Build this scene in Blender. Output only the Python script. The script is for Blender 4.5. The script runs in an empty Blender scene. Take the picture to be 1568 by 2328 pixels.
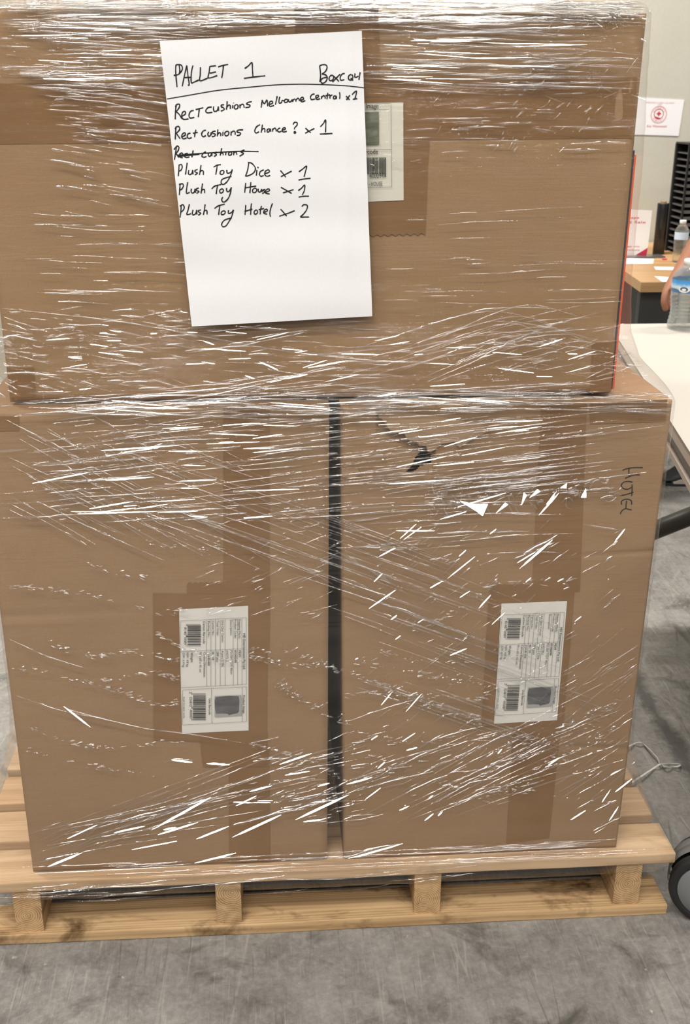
import bpy, bmesh, math, random
from math import sin, cos, pi, radians, atan, tan, sqrt, exp
from mathutils import Vector, Matrix, noise
random.seed(7)
scn = bpy.context.scene
COL = scn.collection

# ------------------------------------------------------------------ camera
F = 2450.0                       # focal length in pixels of the 1568x2328 frame
CAM = Vector((-0.081, -1.3092, 1.1765))
PITCH, YAW, ROLL = 0.3692, 0.071, 0.0034
_r0 = Vector((cos(YAW), -sin(YAW), 0))
_up0 = Vector((sin(YAW)*sin(PITCH), cos(YAW)*sin(PITCH), cos(PITCH)))
FWD = Vector((sin(YAW)*cos(PITCH), cos(YAW)*cos(PITCH), -sin(PITCH)))
RGT = cos(ROLL)*_r0 + sin(ROLL)*_up0
UPV = -sin(ROLL)*_r0 + cos(ROLL)*_up0
cd = bpy.data.cameras.new('camera')
cam = bpy.data.objects.new('camera', cd); COL.objects.link(cam)
cd.sensor_fit = 'VERTICAL'; cd.sensor_height = 36.0; cd.lens = F*36/2328
cd.clip_start = 0.02
m = Matrix((RGT, UPV, -FWD)).transposed().to_4x4(); m.translation = CAM
cam.matrix_world = m
cd.dof.use_dof = True; cd.dof.focus_distance = 1.42; cd.dof.aperture_fstop = 13
scn.camera = cam

def ray(px, py):
    return (FWD + RGT*((px-784)/F) - UPV*((py-1164)/F))
def on_y(px, py, y):
    d = ray(px, py); return CAM + d*((y-CAM.y)/d.y)
def on_z(px, py, z):
    d = ray(px, py); return CAM + d*((z-CAM.z)/d.z)
def on_x(px, py, x):
    d = ray(px, py); return CAM + d*((x-CAM.x)/d.x)

# ------------------------------------------------------------------ world, lamps, exposure
scn.view_settings.view_transform = 'Standard'
scn.view_settings.look = 'None'
scn.view_settings.gamma = 1
scn.view_settings.use_curve_mapping = False
scn.view_settings.exposure = 0.27
w = bpy.data.worlds.new('warehouse_air'); scn.world = w; w.use_nodes = True
bg = w.node_tree.nodes['Background']
bg.inputs[0].default_value = (0.95, 0.97, 1.0, 1); bg.inputs[1].default_value = 0.10
def lamp(name, loc, target, sx, sy, power, col=(1.0, 0.95, 0.88)):
    l = bpy.data.lights.new(name, 'AREA'); l.shape = 'RECTANGLE'
    l.size = sx; l.size_y = sy; l.energy = power; l.color = col
    o = bpy.data.objects.new(name, l); COL.objects.link(o)
    o.location = loc
    o.rotation_euler = (Vector(target)-Vector(loc)).to_track_quat('-Z', 'Y').to_euler()
    return o
LP = 34
# rows of linear ceiling lamps along the hall
for (lx, ly, lz, k) in ((-2.3, -1.5, 3.9, 1.75), (-.7, -1.9, 3.9, 1.6), (1.1, -1.9, 3.9, .75), (-1.3, -3.6, 3.9, 1.2), (.5, -3.6, 3.9, 1.1), (2.3, -3.6, 3.9, .5), (-3.2, -3.6, 3.9, 1.0),
                     (-2.8, 1.7, 3.9, 2.6), (0.3, 1.7, 3.9, 3.2), (3.0, 1.6, 3.9, 3.0), (-1.2, -6.0, 3.9, 1), (1.2, -6.0, 3.9, 1), (-1.2, -8.8, 3.9, 1), (1.2, -8.8, 3.9, 1)):
    lamp('ceiling_or_added_light', (lx, ly, lz), (lx, ly+.001, 0), 1.3, .14, LP*k)
for (lx, ly, k) in ((2.7, -1.7, .5), (3.9, -3.4, .5), (2.6, -5.6, .5), (-3.6, -6.0, .5), (3.4, -7.6, .5)):  # small extra lamps, added so the slanting creases catch a highlight
    lamp('ceiling_or_added_light', (lx, ly, 3.9), (lx, ly+.001, 0), .8, .10, LP*k)
scn.cycles.adaptive_threshold = .02; scn.cycles.max_bounces = 7; scn.cycles.diffuse_bounces = 2; scn.cycles.glossy_bounces = 4; scn.cycles.transmission_bounces = 8; scn.cycles.transparent_max_bounces = 16
scn.cycles.caustics_reflective = False; scn.cycles.caustics_refractive = False

# ------------------------------------------------------------------ node helpers
def mat(name):
    mm = bpy.data.materials.new(name); mm.use_nodes = True
    nt = mm.node_tree
    for n in list(nt.nodes): nt.nodes.remove(n)
    out = nt.nodes.new('ShaderNodeOutputMaterial')
    return mm, nt, out
def N(nt, typ, **kw):
    n = nt.nodes.new(typ)
    for k, v in kw.items():
        if k.startswith('i_'):
            n.inputs[k[2:].replace('_', ' ')].default_value = v
        else: setattr(n, k, v)
    return n
def pbsdf(nt, out, col=None, rough=.6, spec=.5, metal=0.0):
    b = nt.nodes.new('ShaderNodeBsdfPrincipled')
    if col: b.inputs['Base Color'].default_value = (*col, 1)
    b.inputs['Roughness'].default_value = rough; b.inputs['Metallic'].default_value = metal
    b.inputs['Specular IOR Level'].default_value = spec
    nt.links.new(b.outputs[0], out.inputs[0]); return b
def flat(name, col, rough=.6, spec=.5, metal=0.0):
    mm, nt, out = mat(name); pbsdf(nt, out, col, rough, spec, metal)
    return mm
def mapping(nt, coord='Object', scale=(1, 1, 1), rot=(0, 0, 0), loc=(0, 0, 0)):
    tc = nt.nodes.new('ShaderNodeTexCoord'); mp = nt.nodes.new('ShaderNodeMapping')
    mp.inputs['Scale'].default_value = scale; mp.inputs['Rotation'].default_value = rot
    mp.inputs['Location'].default_value = loc
    nt.links.new(tc.outputs[coord], mp.inputs[0]); return mp
def noise_tex(nt, vec, scale=5, detail=4, rough=.5, dist=0):
    n = nt.nodes.new('ShaderNodeTexNoise')
    n.inputs['Scale'].default_value = scale; n.inputs['Detail'].default_value = detail
    n.inputs['Roughness'].default_value = rough; n.inputs['Distortion'].default_value = dist
    if vec is not None: nt.links.new(vec.outputs[0], n.inputs['Vector'])
    return n
def ramp(nt, fac, stops):
    r = nt.nodes.new('ShaderNodeValToRGB')
    el = r.color_ramp.elements
    while len(el) < len(stops): el.new(.5)
    for e, (p, c) in zip(el, stops):
        e.position = p; e.color = (*c, 1) if len(c) == 3 else c
    nt.links.new(fac, r.inputs[0]); return r
def mixc(nt, fac, a, b, mode='MIX'):
    mx = nt.nodes.new('ShaderNodeMix'); mx.data_type = 'RGBA'; mx.blend_type = mode
    for sock, v in ((mx.inputs[0], fac), (mx.inputs[6], a), (mx.inputs[7], b)):
        if hasattr(v, 'is_linked') or hasattr(v, 'links'): nt.links.new(v, sock)
        else: sock.default_value = v
    return mx.outputs[2]
def math_(nt, op, a, b=None, c=None, clamp=False):
    n = nt.nodes.new('ShaderNodeMath'); n.operation = op; n.use_clamp = clamp
    for s, v in zip(n.inputs, (a, b, c)):
        if v is None: continue
        if hasattr(v, 'links'): nt.links.new(v, s)
        else: s.default_value = v
    return n.outputs[0]
def bump(nt, h, strength=.3, dist=.002):
    b = nt.nodes.new('ShaderNodeBump'); b.inputs['Strength'].default_value = strength
    b.inputs['Distance'].default_value = dist
    nt.links.new(h, b.inputs['Height']); return b.outputs[0]

# ------------------------------------------------------------------ materials
def cardboard(name, c, var=.10):
    mm, nt, out = mat(name); b = pbsdf(nt, out, rough=.75, spec=.25)
    m1 = mapping(nt, 'Object', (1, 1, 1))
    n1 = noise_tex(nt, m1, 6, 5, .6)
    m2 = mapping(nt, 'Object', (1, 1, 9)); n2 = noise_tex(nt, m2, 38, 5, .65)
    n3 = noise_tex(nt, m1, 420, 3, .7)
    dark = tuple(x*(1-var) for x in c); lite = tuple(min(1, x*(1+var)) for x in c)
    r = ramp(nt, n1.outputs[0], [(.3, dark), (.7, lite)])
    c2 = mixc(nt, .35, r.outputs[0], ramp(nt, n2.outputs[0], [(.3, tuple(x*.86 for x in c)), (.7, tuple(x*1.13 for x in c))]).outputs[0])
    c3 = mixc(nt, .3, c2, ramp(nt, n3.outputs[0], [(.25, tuple(x*.72 for x in c)), (.75, tuple(x*1.22 for x in c))]).outputs[0])
    nt.links.new(c3, b.inputs['Base Color'])
    nt.links.new(bump(nt, n2.outputs[0], .22, .0006), b.inputs['Normal'])
    return mm
M = {}
M['carton_up'] = cardboard('upper_cardboard', (.308, .191, .098))
M['carton_lo'] = cardboard('lower_cardboard', (.300, .188, .102))
M['liner'] = cardboard('torn_cardboard', (.37, .245, .145))
M['dark_in'] = flat('carton_inside', (.05, .035, .025), .9, .1)
def tape_mat():
    mm, nt, out = mat('brown_tape'); b = pbsdf(nt, out, rough=.32, spec=.4)
    m2 = mapping(nt, 'Object', (1, 1, 1)); n = noise_tex(nt, m2, 9, 4, .6)
    r = ramp(nt, n.outputs[0], [(.3, (.205, .110, .045)), (.7, (.240, .132, .057))])
    nt.links.new(r.outputs[0], b.inputs['Base Color'])
    n2 = noise_tex(nt, mapping(nt, 'Object', (1, 1, 6)), 60, 3, .5)
    nt.links.new(bump(nt, n2.outputs[0], .15, .0005), b.inputs['Normal']); return mm
M['tape'] = tape_mat()
def paper_mat(name, c, rough=.7):
    mm, nt, out = mat(name); b = pbsdf(nt, out, rough=rough, spec=.25)
    n = noise_tex(nt, mapping(nt), 300, 3, .6)
    r = ramp(nt, n.outputs[0], [(.3, tuple(x*.97 for x in c)), (.7, c)])
    nt.links.new(r.outputs[0], b.inputs['Base Color'])
    nt.links.new(bump(nt, n.outputs[0], .1, .0002), b.inputs['Normal']); return mm
M['paper'] = paper_mat('white_paper', (.80, .80, .82))
M['label'] = paper_mat('label_paper', (.70, .68, .63))
M['label_house'] = paper_mat('label_paper_cream', (.66, .64, .54))
M['ink'] = flat('black_marker_ink', (.012, .012, .014), .5, .3)
M['print'] = flat('black_print', (.035, .035, .035), .6, .3)
M['line'] = flat('grey_rule', (.16, .16, .16), .6, .3)
def picture_mat(name, c1, c2, c3):
    mm, nt, out = mat(name); b = pbsdf(nt, out, rough=.5, spec=.3)
    n = noise_tex(nt, mapping(nt, 'Object', (20, 20, 60)), 1.3, 3, .5)
    r = ramp(nt, n.outputs[0], [(.3, c1), (.5, c2), (.7, c3)])
    nt.links.new(r.outputs[0], b.inputs['Base Color']); return mm
M['pic_grey'] = picture_mat('grey_photo_print', (.07, .07, .075), (.10, .10, .105), (.14, .14, .14))
M['pic_back'] = flat('pale_grey_photo_print', (.34, .34, .34), .6)
M['pic_green'] = picture_mat('green_photo_print', (.06, .065, .05), (.12, .135, .08), (.24, .25, .23))

def film_mat(name, bumpy=True, rough=.07, veil=.05, refl=1.0):
    mm, nt, out = mat(name)
    lw = N(nt, 'ShaderNodeLayerWeight'); lw.inputs['Blend'].default_value = .5
    p = math_(nt, 'POWER', lw.outputs['Facing'], 4.0)
    fac = math_(nt, 'MULTIPLY_ADD', p, .45*refl, .044*refl, clamp=True)
    gl = N(nt, 'ShaderNodeBsdfGlossy'); gl.inputs['Roughness'].default_value = rough
    gl.inputs['Color'].default_value = (1, 1, 1, 1)
    tr = N(nt, 'ShaderNodeBsdfTransparent'); tr.inputs[0].default_value = (.985, .985, .985, 1)
    df = N(nt, 'ShaderNodeBsdfDiffuse'); df.inputs[0].default_value = (.85, .83, .82, 1)
    m1 = N(nt, 'ShaderNodeMixShader'); m1.inputs[0].default_value = veil
    nt.links.new(tr.outputs[0], m1.inputs[1]); nt.links.new(df.outputs[0], m1.inputs[2])
    m2 = N(nt, 'ShaderNodeMixShader')
    nt.links.new(fac, m2.inputs[0]); nt.links.new(m1.outputs[0], m2.inputs[1]); nt.links.new(gl.outputs[0], m2.inputs[2])
    nt.links.new(m2.outputs[0], out.inputs[0])
    if bumpy:
        # fine stretch lines, nearly level, with patches of slanting ones
        w0 = mapping(nt, 'Object', (1, 1, 1))
        na = noise_tex(nt, mapping(nt, 'Object', (3.5, 3.5, 90), (0, .05, 0)), 1.6, 3, .6, .6)
        nb = noise_tex(nt, mapping(nt, 'Object', (7, 7, 70), (0, .5, 0)), 1.5, 3, .6, .8)
        nc = noise_tex(nt, mapping(nt, 'Object', (7, 7, 60), (0, -.42, 0)), 1.5, 3, .6, .8)
        mk = noise_tex(nt, w0, 3.2, 2, .5)
        mk2 = noise_tex(nt, mapping(nt, 'Object', (1, 1, 1), (0, 0, 0), (4, 2, 7)), 4.0, 2, .5)
        mixed = mixc(nt, math_(nt, 'MULTIPLY_ADD', mk.outputs[0], 5, -2.2, clamp=True), na.outputs[0], nb.outputs[0])
        mixed = mixc(nt, math_(nt, 'MULTIPLY_ADD', mk2.outputs[0], 5, -2.6, clamp=True), mixed, nc.outputs[0])
        sz = N(nt, 'ShaderNodeSeparateXYZ'); nt.links.new(w0.outputs[0], sz.inputs[0])
        zz = ramp(nt, math_(nt, 'MULTIPLY_ADD', sz.outputs[2], .83, .5), [(0, (.5,)*3), (.08, (.55,)*3), (.3, (.42,)*3), (.55, (.6,)*3), (.60, (.85,)*3), (.66, (.6,)*3), (.72, (.34,)*3), (.82, (.34,)*3), (.89, (.7,)*3), (1, (1,)*3)])
        bn = nt.nodes.new('ShaderNodeBump'); bn.inputs['Distance'].default_value = .006
        nt.links.new(math_(nt, 'MULTIPLY', zz.outputs[0], .6), bn.inputs['Strength']); nt.links.new(mixed, bn.inputs['Height']); nrm = bn.outputs[0]
        nt.links.new(nrm, gl.inputs['Normal'])
        # cloudy places where several layers lie together
        cl = noise_tex(nt, mapping(nt, 'Object', (3, 3, 14)), 2.2, 3, .65)
        nt.links.new(math_(nt, 'MULTIPLY_ADD', cl.outputs[0], veil*3.2, -veil*.9, clamp=True), m1.inputs[0])
    return mm
M['film'] = film_mat('clear_stretch_film', veil=.016)
M['crease'] = film_mat('stretch_film_creases', False, .06, .022, 4.2)

def wood_mat(name, axis, c1, c2, c3, stain=.35, rk=.16, st0=.56):
    # solid wood: rings about the long axis of the piece, so end faces show rings and sides show grain
    mm, nt, out = mat(name); b = pbsdf(nt, out, rough=.72, spec=.25)
    tc = N(nt, 'ShaderNodeTexCoord'); oi = N(nt, 'ShaderNodeObjectInfo')
    sc = {'x': (2.2, 30, 30), 'y': (30, 2.2, 30)}[axis]
    vm = N(nt, 'ShaderNodeVectorMath'); vm.operation = 'ADD'
    rv = N(nt, 'ShaderNodeCombineXYZ')
    for i, k in enumerate((17.0, 31.0, 23.0)):
        nt.links.new(math_(nt, 'MULTIPLY', oi.outputs['Random'], k), rv.inputs[i])
    nt.links.new(tc.outputs['Object'], vm.inputs[0]); nt.links.new(rv.outputs[0], vm.inputs[1])
    mp = N(nt, 'ShaderNodeMapping'); mp.inputs['Scale'].default_value = sc
    nt.links.new(vm.outputs[0], mp.inputs[0])
    g = noise_tex(nt, mp, 1.6, 6, .65, .5)
    # growth rings
    sep = N(nt, 'ShaderNodeSeparateXYZ'); nt.links.new(tc.outputs['Object'], sep.inputs[0])
    a = sep.outputs[1] if axis == 'x' else sep.outputs[0]
    r_off = math_(nt, 'MULTIPLY_ADD', oi.outputs['Random'], .05, -.03)
    aa = math_(nt, 'ADD', a, math_(nt, 'MULTIPLY', r_off, .35)); zz = math_(nt, 'ADD', sep.outputs[2], r_off)
    rad = math_(nt, 'SQRT', math_(nt, 'ADD', math_(nt, 'MULTIPLY', aa, aa), math_(nt, 'MULTIPLY', zz, zz)))
    wob = noise_tex(nt, mp, .5, 3, .5)
    rr = math_(nt, 'ADD', math_(nt, 'MULTIPLY', rad, 1900.0), math_(nt, 'MULTIPLY', wob.outputs[0], 26.0))
    ring = math_(nt, 'MULTIPLY_ADD', math_(nt, 'SINE', rr), .5, .5)
    f = math_(nt, 'ADD', math_(nt, 'MULTIPLY', g.outputs[0], 1-rk), math_(nt, 'MULTIPLY', ring, rk))
    r = ramp(nt, f, [(.28, c1), (.5, c2), (.72, c3)])
    mb_ = N(nt, 'ShaderNodeMapping'); mb_.inputs['Scale'].default_value = (1, 2.2, 1) if axis == 'x' else (2.2, 1, 1)
    nt.links.new(vm.outputs[0], mb_.inputs[0])
    big = noise_tex(nt, mb_, 6, 5, .65, .4)
    st = ramp(nt, big.outputs[0], [(st0, (1, 1, 1)), (st0+.13, (1-stain, 1-stain*1.05, 1-stain*1.1))])
    col = mixc(nt, 1.0, r.outputs[0], st.outputs[0], 'MULTIPLY')
    tint = mixc(nt, math_(nt, 'MULTIPLY', oi.outputs['Random'], .5), col, mixc(nt, 1.0, col, (1.04, .88, .74, 1), 'MULTIPLY'))
    nt.links.new(tint, b.inputs['Base Color'])
    nt.links.new(bump(nt, g.outputs[0], .35, .0012), b.inputs['Normal'])
    return mm
W1c = ((.40, .265, .15), (.55, .39, .24), (.66, .49, .32))
M['wood_x'] = wood_mat('pine_board', 'x', *W1c, stain=.3, rk=.09)
M['wood_b'] = wood_mat('weathered_pine_board', 'x', (.30, .195, .10), (.47, .33, .18), (.60, .45, .27), stain=.80, st0=.50)
M['wood_y'] = wood_mat('pine_bearer', 'y', (.25, .155, .08), (.46, .31, .165), (.60, .43, .25), stain=.2, rk=.26)

def floor_mat():
    mm, nt, out = mat('worn_concrete_floor'); b = pbsdf(nt, out, rough=.42, spec=.35)
    o = mapping(nt)
    n1 = noise_tex(nt, o, 2.2, 6, .62, .3); n2 = noise_tex(nt, o, 14, 6, .7, .4); n3 = noise_tex(nt, o, 95, 4, .75)
    base = ramp(nt, n1.outputs[0], [(.32, (.135, .128, .116)), (.5, (.225, .214, .20)), (.68, (.315, .303, .285))])
    c = mixc(nt, .55, base.outputs[0], ramp(nt, n2.outputs[0], [(.34, (.085, .080, .074)), (.50, (.225, .215, .20)), (.68, (.385, .372, .35))]).outputs[0])
    n4 = noise_tex(nt, mapping(nt, 'Object', (60, 9, 1), (0, 0, .5)), 3.0, 5, .75, .4)
    c = mixc(nt, .16, c, ramp(nt, n4.outputs[0], [(.3, (.09, .085, .078)), (.5, (.22, .21, .195)), (.7, (.40, .385, .36))]).outputs[0])
    c = mixc(nt, .28, c, ramp(nt, n3.outputs[0], [(.3, (.08, .075, .07)), (.52, (.24, .228, .212)), (.72, (.46, .445, .42))]).outputs[0])
    # scratches in three directions
    for ang, s in ((.4, 1.0), (-.95, 1.0), (1.35, .7), (2.3, .9), (.75, .9), (-.3, .8)):
        ns = noise_tex(nt, mapping(nt, 'Object', (210, 9.0, 1), (0, 0, ang)), 1.0, 3, .6, .25)
        pm = noise_tex(nt, mapping(nt, 'Object', (1, 1, 1), (0, 0, 0), (ang*3, 1, 0)), 4, 2, .5)
        f = math_(nt, 'MULTIPLY', math_(nt, 'MULTIPLY_ADD', ns.outputs[0], 9, -5.6, clamp=True), math_(nt, 'MULTIPLY_ADD', pm.outputs[0], 5, -2.3, clamp=True))
        c = mixc(nt, math_(nt, 'MULTIPLY', f, .8*s), c, (.40, .385, .36, 1))
        f2 = math_(nt, 'MULTIPLY', math_(nt, 'MULTIPLY_ADD', ns.outputs[0], -10, 3.4, clamp=True), math_(nt, 'MULTIPLY_ADD', pm.outputs[0], -5, 2.7, clamp=True))
        c = mixc(nt, math_(nt, 'MULTIPLY', f2, .8*s), c, (.085, .08, .075, 1))
    # single long scores
    for ang, ph in ((.9, 0), (-.55, 5), (1.9, 9), (.25, 14)):
        vs_ = N(nt, 'ShaderNodeTexVoronoi'); vs_.feature = 'DISTANCE_TO_EDGE'; vs_.inputs['Scale'].default_value = 1.0
        nt.links.new(mapping(nt, 'Object', (16, 1.6, 1), (0, 0, ang), (ph, ph, 0)).outputs[0], vs_.inputs['Vector'])
        pm = noise_tex(nt, mapping(nt, 'Object', (1, 1, 1), (0, 0, 0), (ph, 2, 0)), 5, 3, .6)
        f3 = math_(nt, 'MULTIPLY', math_(nt, 'MULTIPLY_ADD', vs_.outputs['Distance'], -55, 1.0, clamp=True), math_(nt, 'MULTIPLY_ADD', pm.outputs[0], 7, -3.5, clamp=True))
        c = mixc(nt, math_(nt, 'MULTIPLY', f3, .6), c, (.075, .07, .065, 1) if ph % 2 else (.38, .365, .34, 1))
    # dark stains
    n5 = noise_tex(nt, mapping(nt, 'Object', (1, 1, 1), (0, 0, 0), (3, 9, 1)), 7, 5, .7, .6)
    c = mixc(nt, math_(nt, 'MULTIPLY_ADD', n5.outputs[0], 6, -3.25, clamp=True), c, (.07, .066, .06, 1))
    n6 = noise_tex(nt, mapping(nt, 'Object', (1, 1, 1), (0, 0, 0), (7, 3, 4)), 60, 2, .5)
    c = mixc(nt, math_(nt, 'MULTIPLY_ADD', n6.outputs[0], 14, -10, clamp=True), c, (.40, .39, .37, 1))
    # sawn joint with grime either side, running away from the viewer on the right
    sep = N(nt, 'ShaderNodeSeparateXYZ'); tc = N(nt, 'ShaderNodeTexCoord'); nt.links.new(tc.outputs['Object'], sep.inputs[0])
    dx = math_(nt, 'ABSOLUTE', math_(nt, 'SUBTRACT', sep.outputs[0], JX))
    jn = noise_tex(nt, o, 22, 4, .7)
    wdt = math_(nt, 'MULTIPLY_ADD', jn.outputs[0], .06, -.005)
    jf = math_(nt, 'MULTIPLY', math_(nt, 'SUBTRACT', wdt, dx), 60, clamp=True)
    c = mixc(nt, math_(nt, 'MULTIPLY', jf, .75), c, (.055, .052, .05, 1))
    nt.links.new(c, b.inputs['Base Color'])
    nt.links.new(math_(nt, 'MULTIPLY_ADD', n2.outputs[0], .35, .28), b.inputs['Roughness'])
    nt.links.new(bump(nt, n3.outputs[0], .12, .001), b.inputs['Normal'])
    return mm
JX = on_z(1566, 1800, 0).x + .03
M['floor'] = floor_mat()
def wall_mat():
    mm, nt, out = mat('grey_green_painted_wall'); b = pbsdf(nt, out, rough=.8, spec=.2)
    n1 = noise_tex(nt, mapping(nt), 3, 5, .6); n2 = noise_tex(nt, mapping(nt), 180, 3, .6)
    r = ramp(nt, n1.outputs[0], [(.3, (.48, .47, .40)), (.7, (.54, .528, .455))])
    c = mixc(nt, .15, r.outputs[0], ramp(nt, n2.outputs[0], [(.3, (.3, .3, .26)), (.7, (.55, .54, .48))]).outputs[0])
    nt.links.new(c, b.inputs['Base Color']); return mm
M['wall'] = wall_mat()

# ------------------------------------------------------------------ object helpers
class MB:
    def __init__(s): s.v = []; s.f = []; s.mi = []
    def add(s, verts, faces, mi=0):
        o = len(s.v); s.v += [Vector(p) for p in verts]
        s.f += [tuple(i+o for i in f) for f in faces]; s.mi += [mi]*len(faces)
    def quad(s, a, b, c, d, mi=0): s.add([a, b, c, d], [(0, 1, 2, 3)], mi)
    def grid(s, fn, nu, nv, mi=0):
        vs = [fn(i/nu, j/nv) for j in range(nv+1) for i in range(nu+1)]
        fs = [(j*(nu+1)+i, j*(nu+1)+i+1, (j+1)*(nu+1)+i+1, (j+1)*(nu+1)+i) for j in range(nv) for i in range(nu)]
        s.add(vs, fs, mi)
    def box(s, lo, hi, mi=0):
        x0, y0, z0 = lo; x1, y1, z1 = hi
        v = [(x0,y0,z0),(x1,y0,z0),(x1,y1,z0),(x0,y1,z0),(x0,y0,z1),(x1,y0,z1),(x1,y1,z1),(x0,y1,z1)]
        s.add(v, [(0,3,2,1),(4,5,6,7),(0,1,5,4),(1,2,6,5),(2,3,7,6),(3,0,4,7)], mi)
    def tube(s, pts, r, n=10, mi=0, caps=True, flatten=None):
        pts = [Vector(p) for p in pts]; rings = []
        up = None
        for i, p in enumerate(pts):
            t = (pts[min(i+1, len(pts)-1)]-pts[max(i-1, 0)]).normalized()
            if up is None:
                up = Vector((0, 0, 1)) if abs(t.z) < .9 else Vector((1, 0, 0))
            a = t.cross(up).normalized(); b2 = a.cross(t).normalized(); up = b2
            rr = r[i] if isinstance(r, (list, tuple)) else r
            rings.append([p + a*cos(2*pi*k/n)*rr + b2*sin(2*pi*k/n)*rr*(flatten or 1) for k in range(n)])
        vs = [q for rg in rings for q in rg]; fs = []
        for i in range(len(pts)-1):
            for k in range(n):
                fs.append((i*n+k, i*n+(k+1) % n, (i+1)*n+(k+1) % n, (i+1)*n+k))
        if caps:
            fs.append(tuple(range(n-1, -1, -1))); fs.append(tuple((len(pts)-1)*n+k for k in range(n)))
        s.add(vs, fs, mi)
    def lathe(s, prof, n=32, mi=0, axis=None, org=(0, 0, 0)):
        # prof: list of (radius, height) ; axis matrix maps z-up to place
        A = axis or Matrix.Identity(3); org = Vector(org); vs = []; fs = []
        for (r, h) in prof:
            for k in range(n):
                vs.append(org + A @ Vector((r*cos(2*pi*k/n), r*sin(2*pi*k/n), h)))
        for i in range(len(prof)-1):
            for k in range(n):
                fs.append((i*n+k, i*n+(k+1) % n, (i+1)*n+(k+1) % n, (i+1)*n+k))
        if prof[0][0] > 1e-6: fs.append(tuple(range(n-1, -1, -1)))
        if prof[-1][0] > 1e-6: fs.append(tuple((len(prof)-1)*n+k for k in range(n)))
        s.add(vs, fs, mi)
    def build(s, name, mats, parent=None, smooth=False, bevel=0, seg=2, sub=0):
        if not isinstance(mats, (list, tuple)): mats = [mats]
        lo = Vector((min(p.x for p in s.v), min(p.y for p in s.v), min(p.z for p in s.v)))
        hi = Vector((max(p.x for p in s.v), max(p.y for p in s.v), max(p.z for p in s.v)))
        c = (lo+hi)/2
        me = bpy.data.meshes.new(name)
        me.from_pydata([p-c for p in s.v], [], s.f)
        for mm in mats: me.materials.append(mm)
        me.polygons.foreach_set('material_index', s.mi)
        if smooth: me.polygons.foreach_set('use_smooth', [True]*len(me.polygons))
        me.update()
        o = bpy.data.objects.new(name, me); COL.objects.link(o); o.location = c
        if bevel:
            bm = bmesh.new(); bm.from_mesh(me)
            bmesh.ops.remove_doubles(bm, verts=bm.verts, dist=1e-6)
            bmesh.ops.bevel(bm, geom=bm.edges[:], offset=bevel, segments=seg, affect='EDGES', profile=.6)
            bm.to_mesh(me); bm.free()
        if sub:
            md = o.modifiers.new('subsurf', 'SUBSURF'); md.levels = sub; md.render_levels = sub
        if parent: attach(o, parent)
        return o
def attach(o, parent):
    o.parent = parent
    loc = Vector((0, 0, 0)); p = parent
    while p: loc += p.location; p = p.parent
    o.location = o.location - loc
def thing(name, loc, label, cat, group=None):
    o = bpy.data.objects.new(name, None); COL.objects.link(o); o.location = loc
    o.empty_display_size = .05
    tag(o, label, cat, group); return o
def tag(o, label, cat, group=None):
    o['label'] = label; o['category'] = cat
    if group: o['group'] = group
def struct(o):
    o['kind'] = 'structure'; return o
def smoothline(pts, sub=4):
    if len(pts) < 3: return [tuple(p) for p in pts]
    out = []
    for i in range(len(pts)-1):
        p0 = pts[max(i-1, 0)]; p1 = pts[i]; p2 = pts[i+1]; p3 = pts[min(i+2, len(pts)-1)]
        for k in range(sub):
            t = k/sub
            out.append(tuple(.5*((2*b)+(-a+c)*t+(2*a-5*b+4*c-d)*t*t+(-a+3*b-3*c+d)*t**3) for a, b, c, d in zip(p0, p1, p2, p3)))
    out.append(tuple(pts[-1])); return out
_fc = {}
def glyphs(txt):
    if txt in _fc: return _fc[txt]
    cu = bpy.data.curves.new('glyph_source', 'FONT'); cu.body = txt; cu.resolution_u = 2
    o = bpy.data.objects.new('glyph_source', cu); COL.objects.link(o)
    dg = bpy.context.evaluated_depsgraph_get(); dg.update()
    me = bpy.data.meshes.new_from_object(o.evaluated_get(dg))
    vs = [v.co.copy() for v in me.vertices]; fs = [tuple(p.vertices) for p in me.polygons]
    bpy.data.objects.remove(o); bpy.data.curves.remove(cu); bpy.data.meshes.remove(me)
    _fc[txt] = (vs, fs); return vs, fs
def put_text(mb, txt, p0, p1, height, nrm, mi=0, bold=False):
    # text with its baseline from p0 to p1 on a surface of normal nrm
    vs, fs = glyphs(txt)
    if not vs: return
    x0 = min(v.x for v in vs); x1 = max(v.x for v in vs)
    p0 = Vector(p0); p1 = Vector(p1); xd = (p1-p0); L = xd.length; xd.normalize()
    yd = Vector(nrm).cross(xd).normalized()
    sx = L/(x1-x0); sy = height/.72
    for dx in ((0, .035*height) if bold else (0,)):
        mb.add([p0 + xd*((v.x-x0)*sx+dx) + yd*(v.y*sy) + Vector(nrm)*(dx*.02) for v in vs], fs, mi)
def ribbon(mb, pts, wdt, nrm, mi=0):
    # flat pen line through 3D points
    nrm = Vector(nrm); P = [Vector(p) for p in pts]; vs = []; fs = []
    for i, p in enumerate(P):
        t = (P[min(i+1, len(P)-1)]-P[max(i-1, 0)])
        t = t.normalized() if t.length > 1e-9 else Vector((1, 0, 0))
        s = nrm.cross(t).normalized()
        k = wdt[i] if isinstance(wdt, list) else wdt
        vs += [p-s*k/2, p+s*k/2]
    for i in range(len(P)-1): fs.append((2*i, 2*i+2, 2*i+3, 2*i+1))
    mb.add(vs, fs, mi)

# ------------------------------------------------------------------ the setting
def room():
    b = MB(); b.grid(lambda u, v: (-7+14*u, -6+12.5*v, 0), 4, 4)
    struct(b.build('floor', M['floor']))
    b = MB(); b.box((-7, WALL_Y, 0), (7, WALL_Y+.15, 4.6))
    struct(b.build('wall_back', M['wall']))
WALL_Y = CAM.y + 3.95
room()

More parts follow.
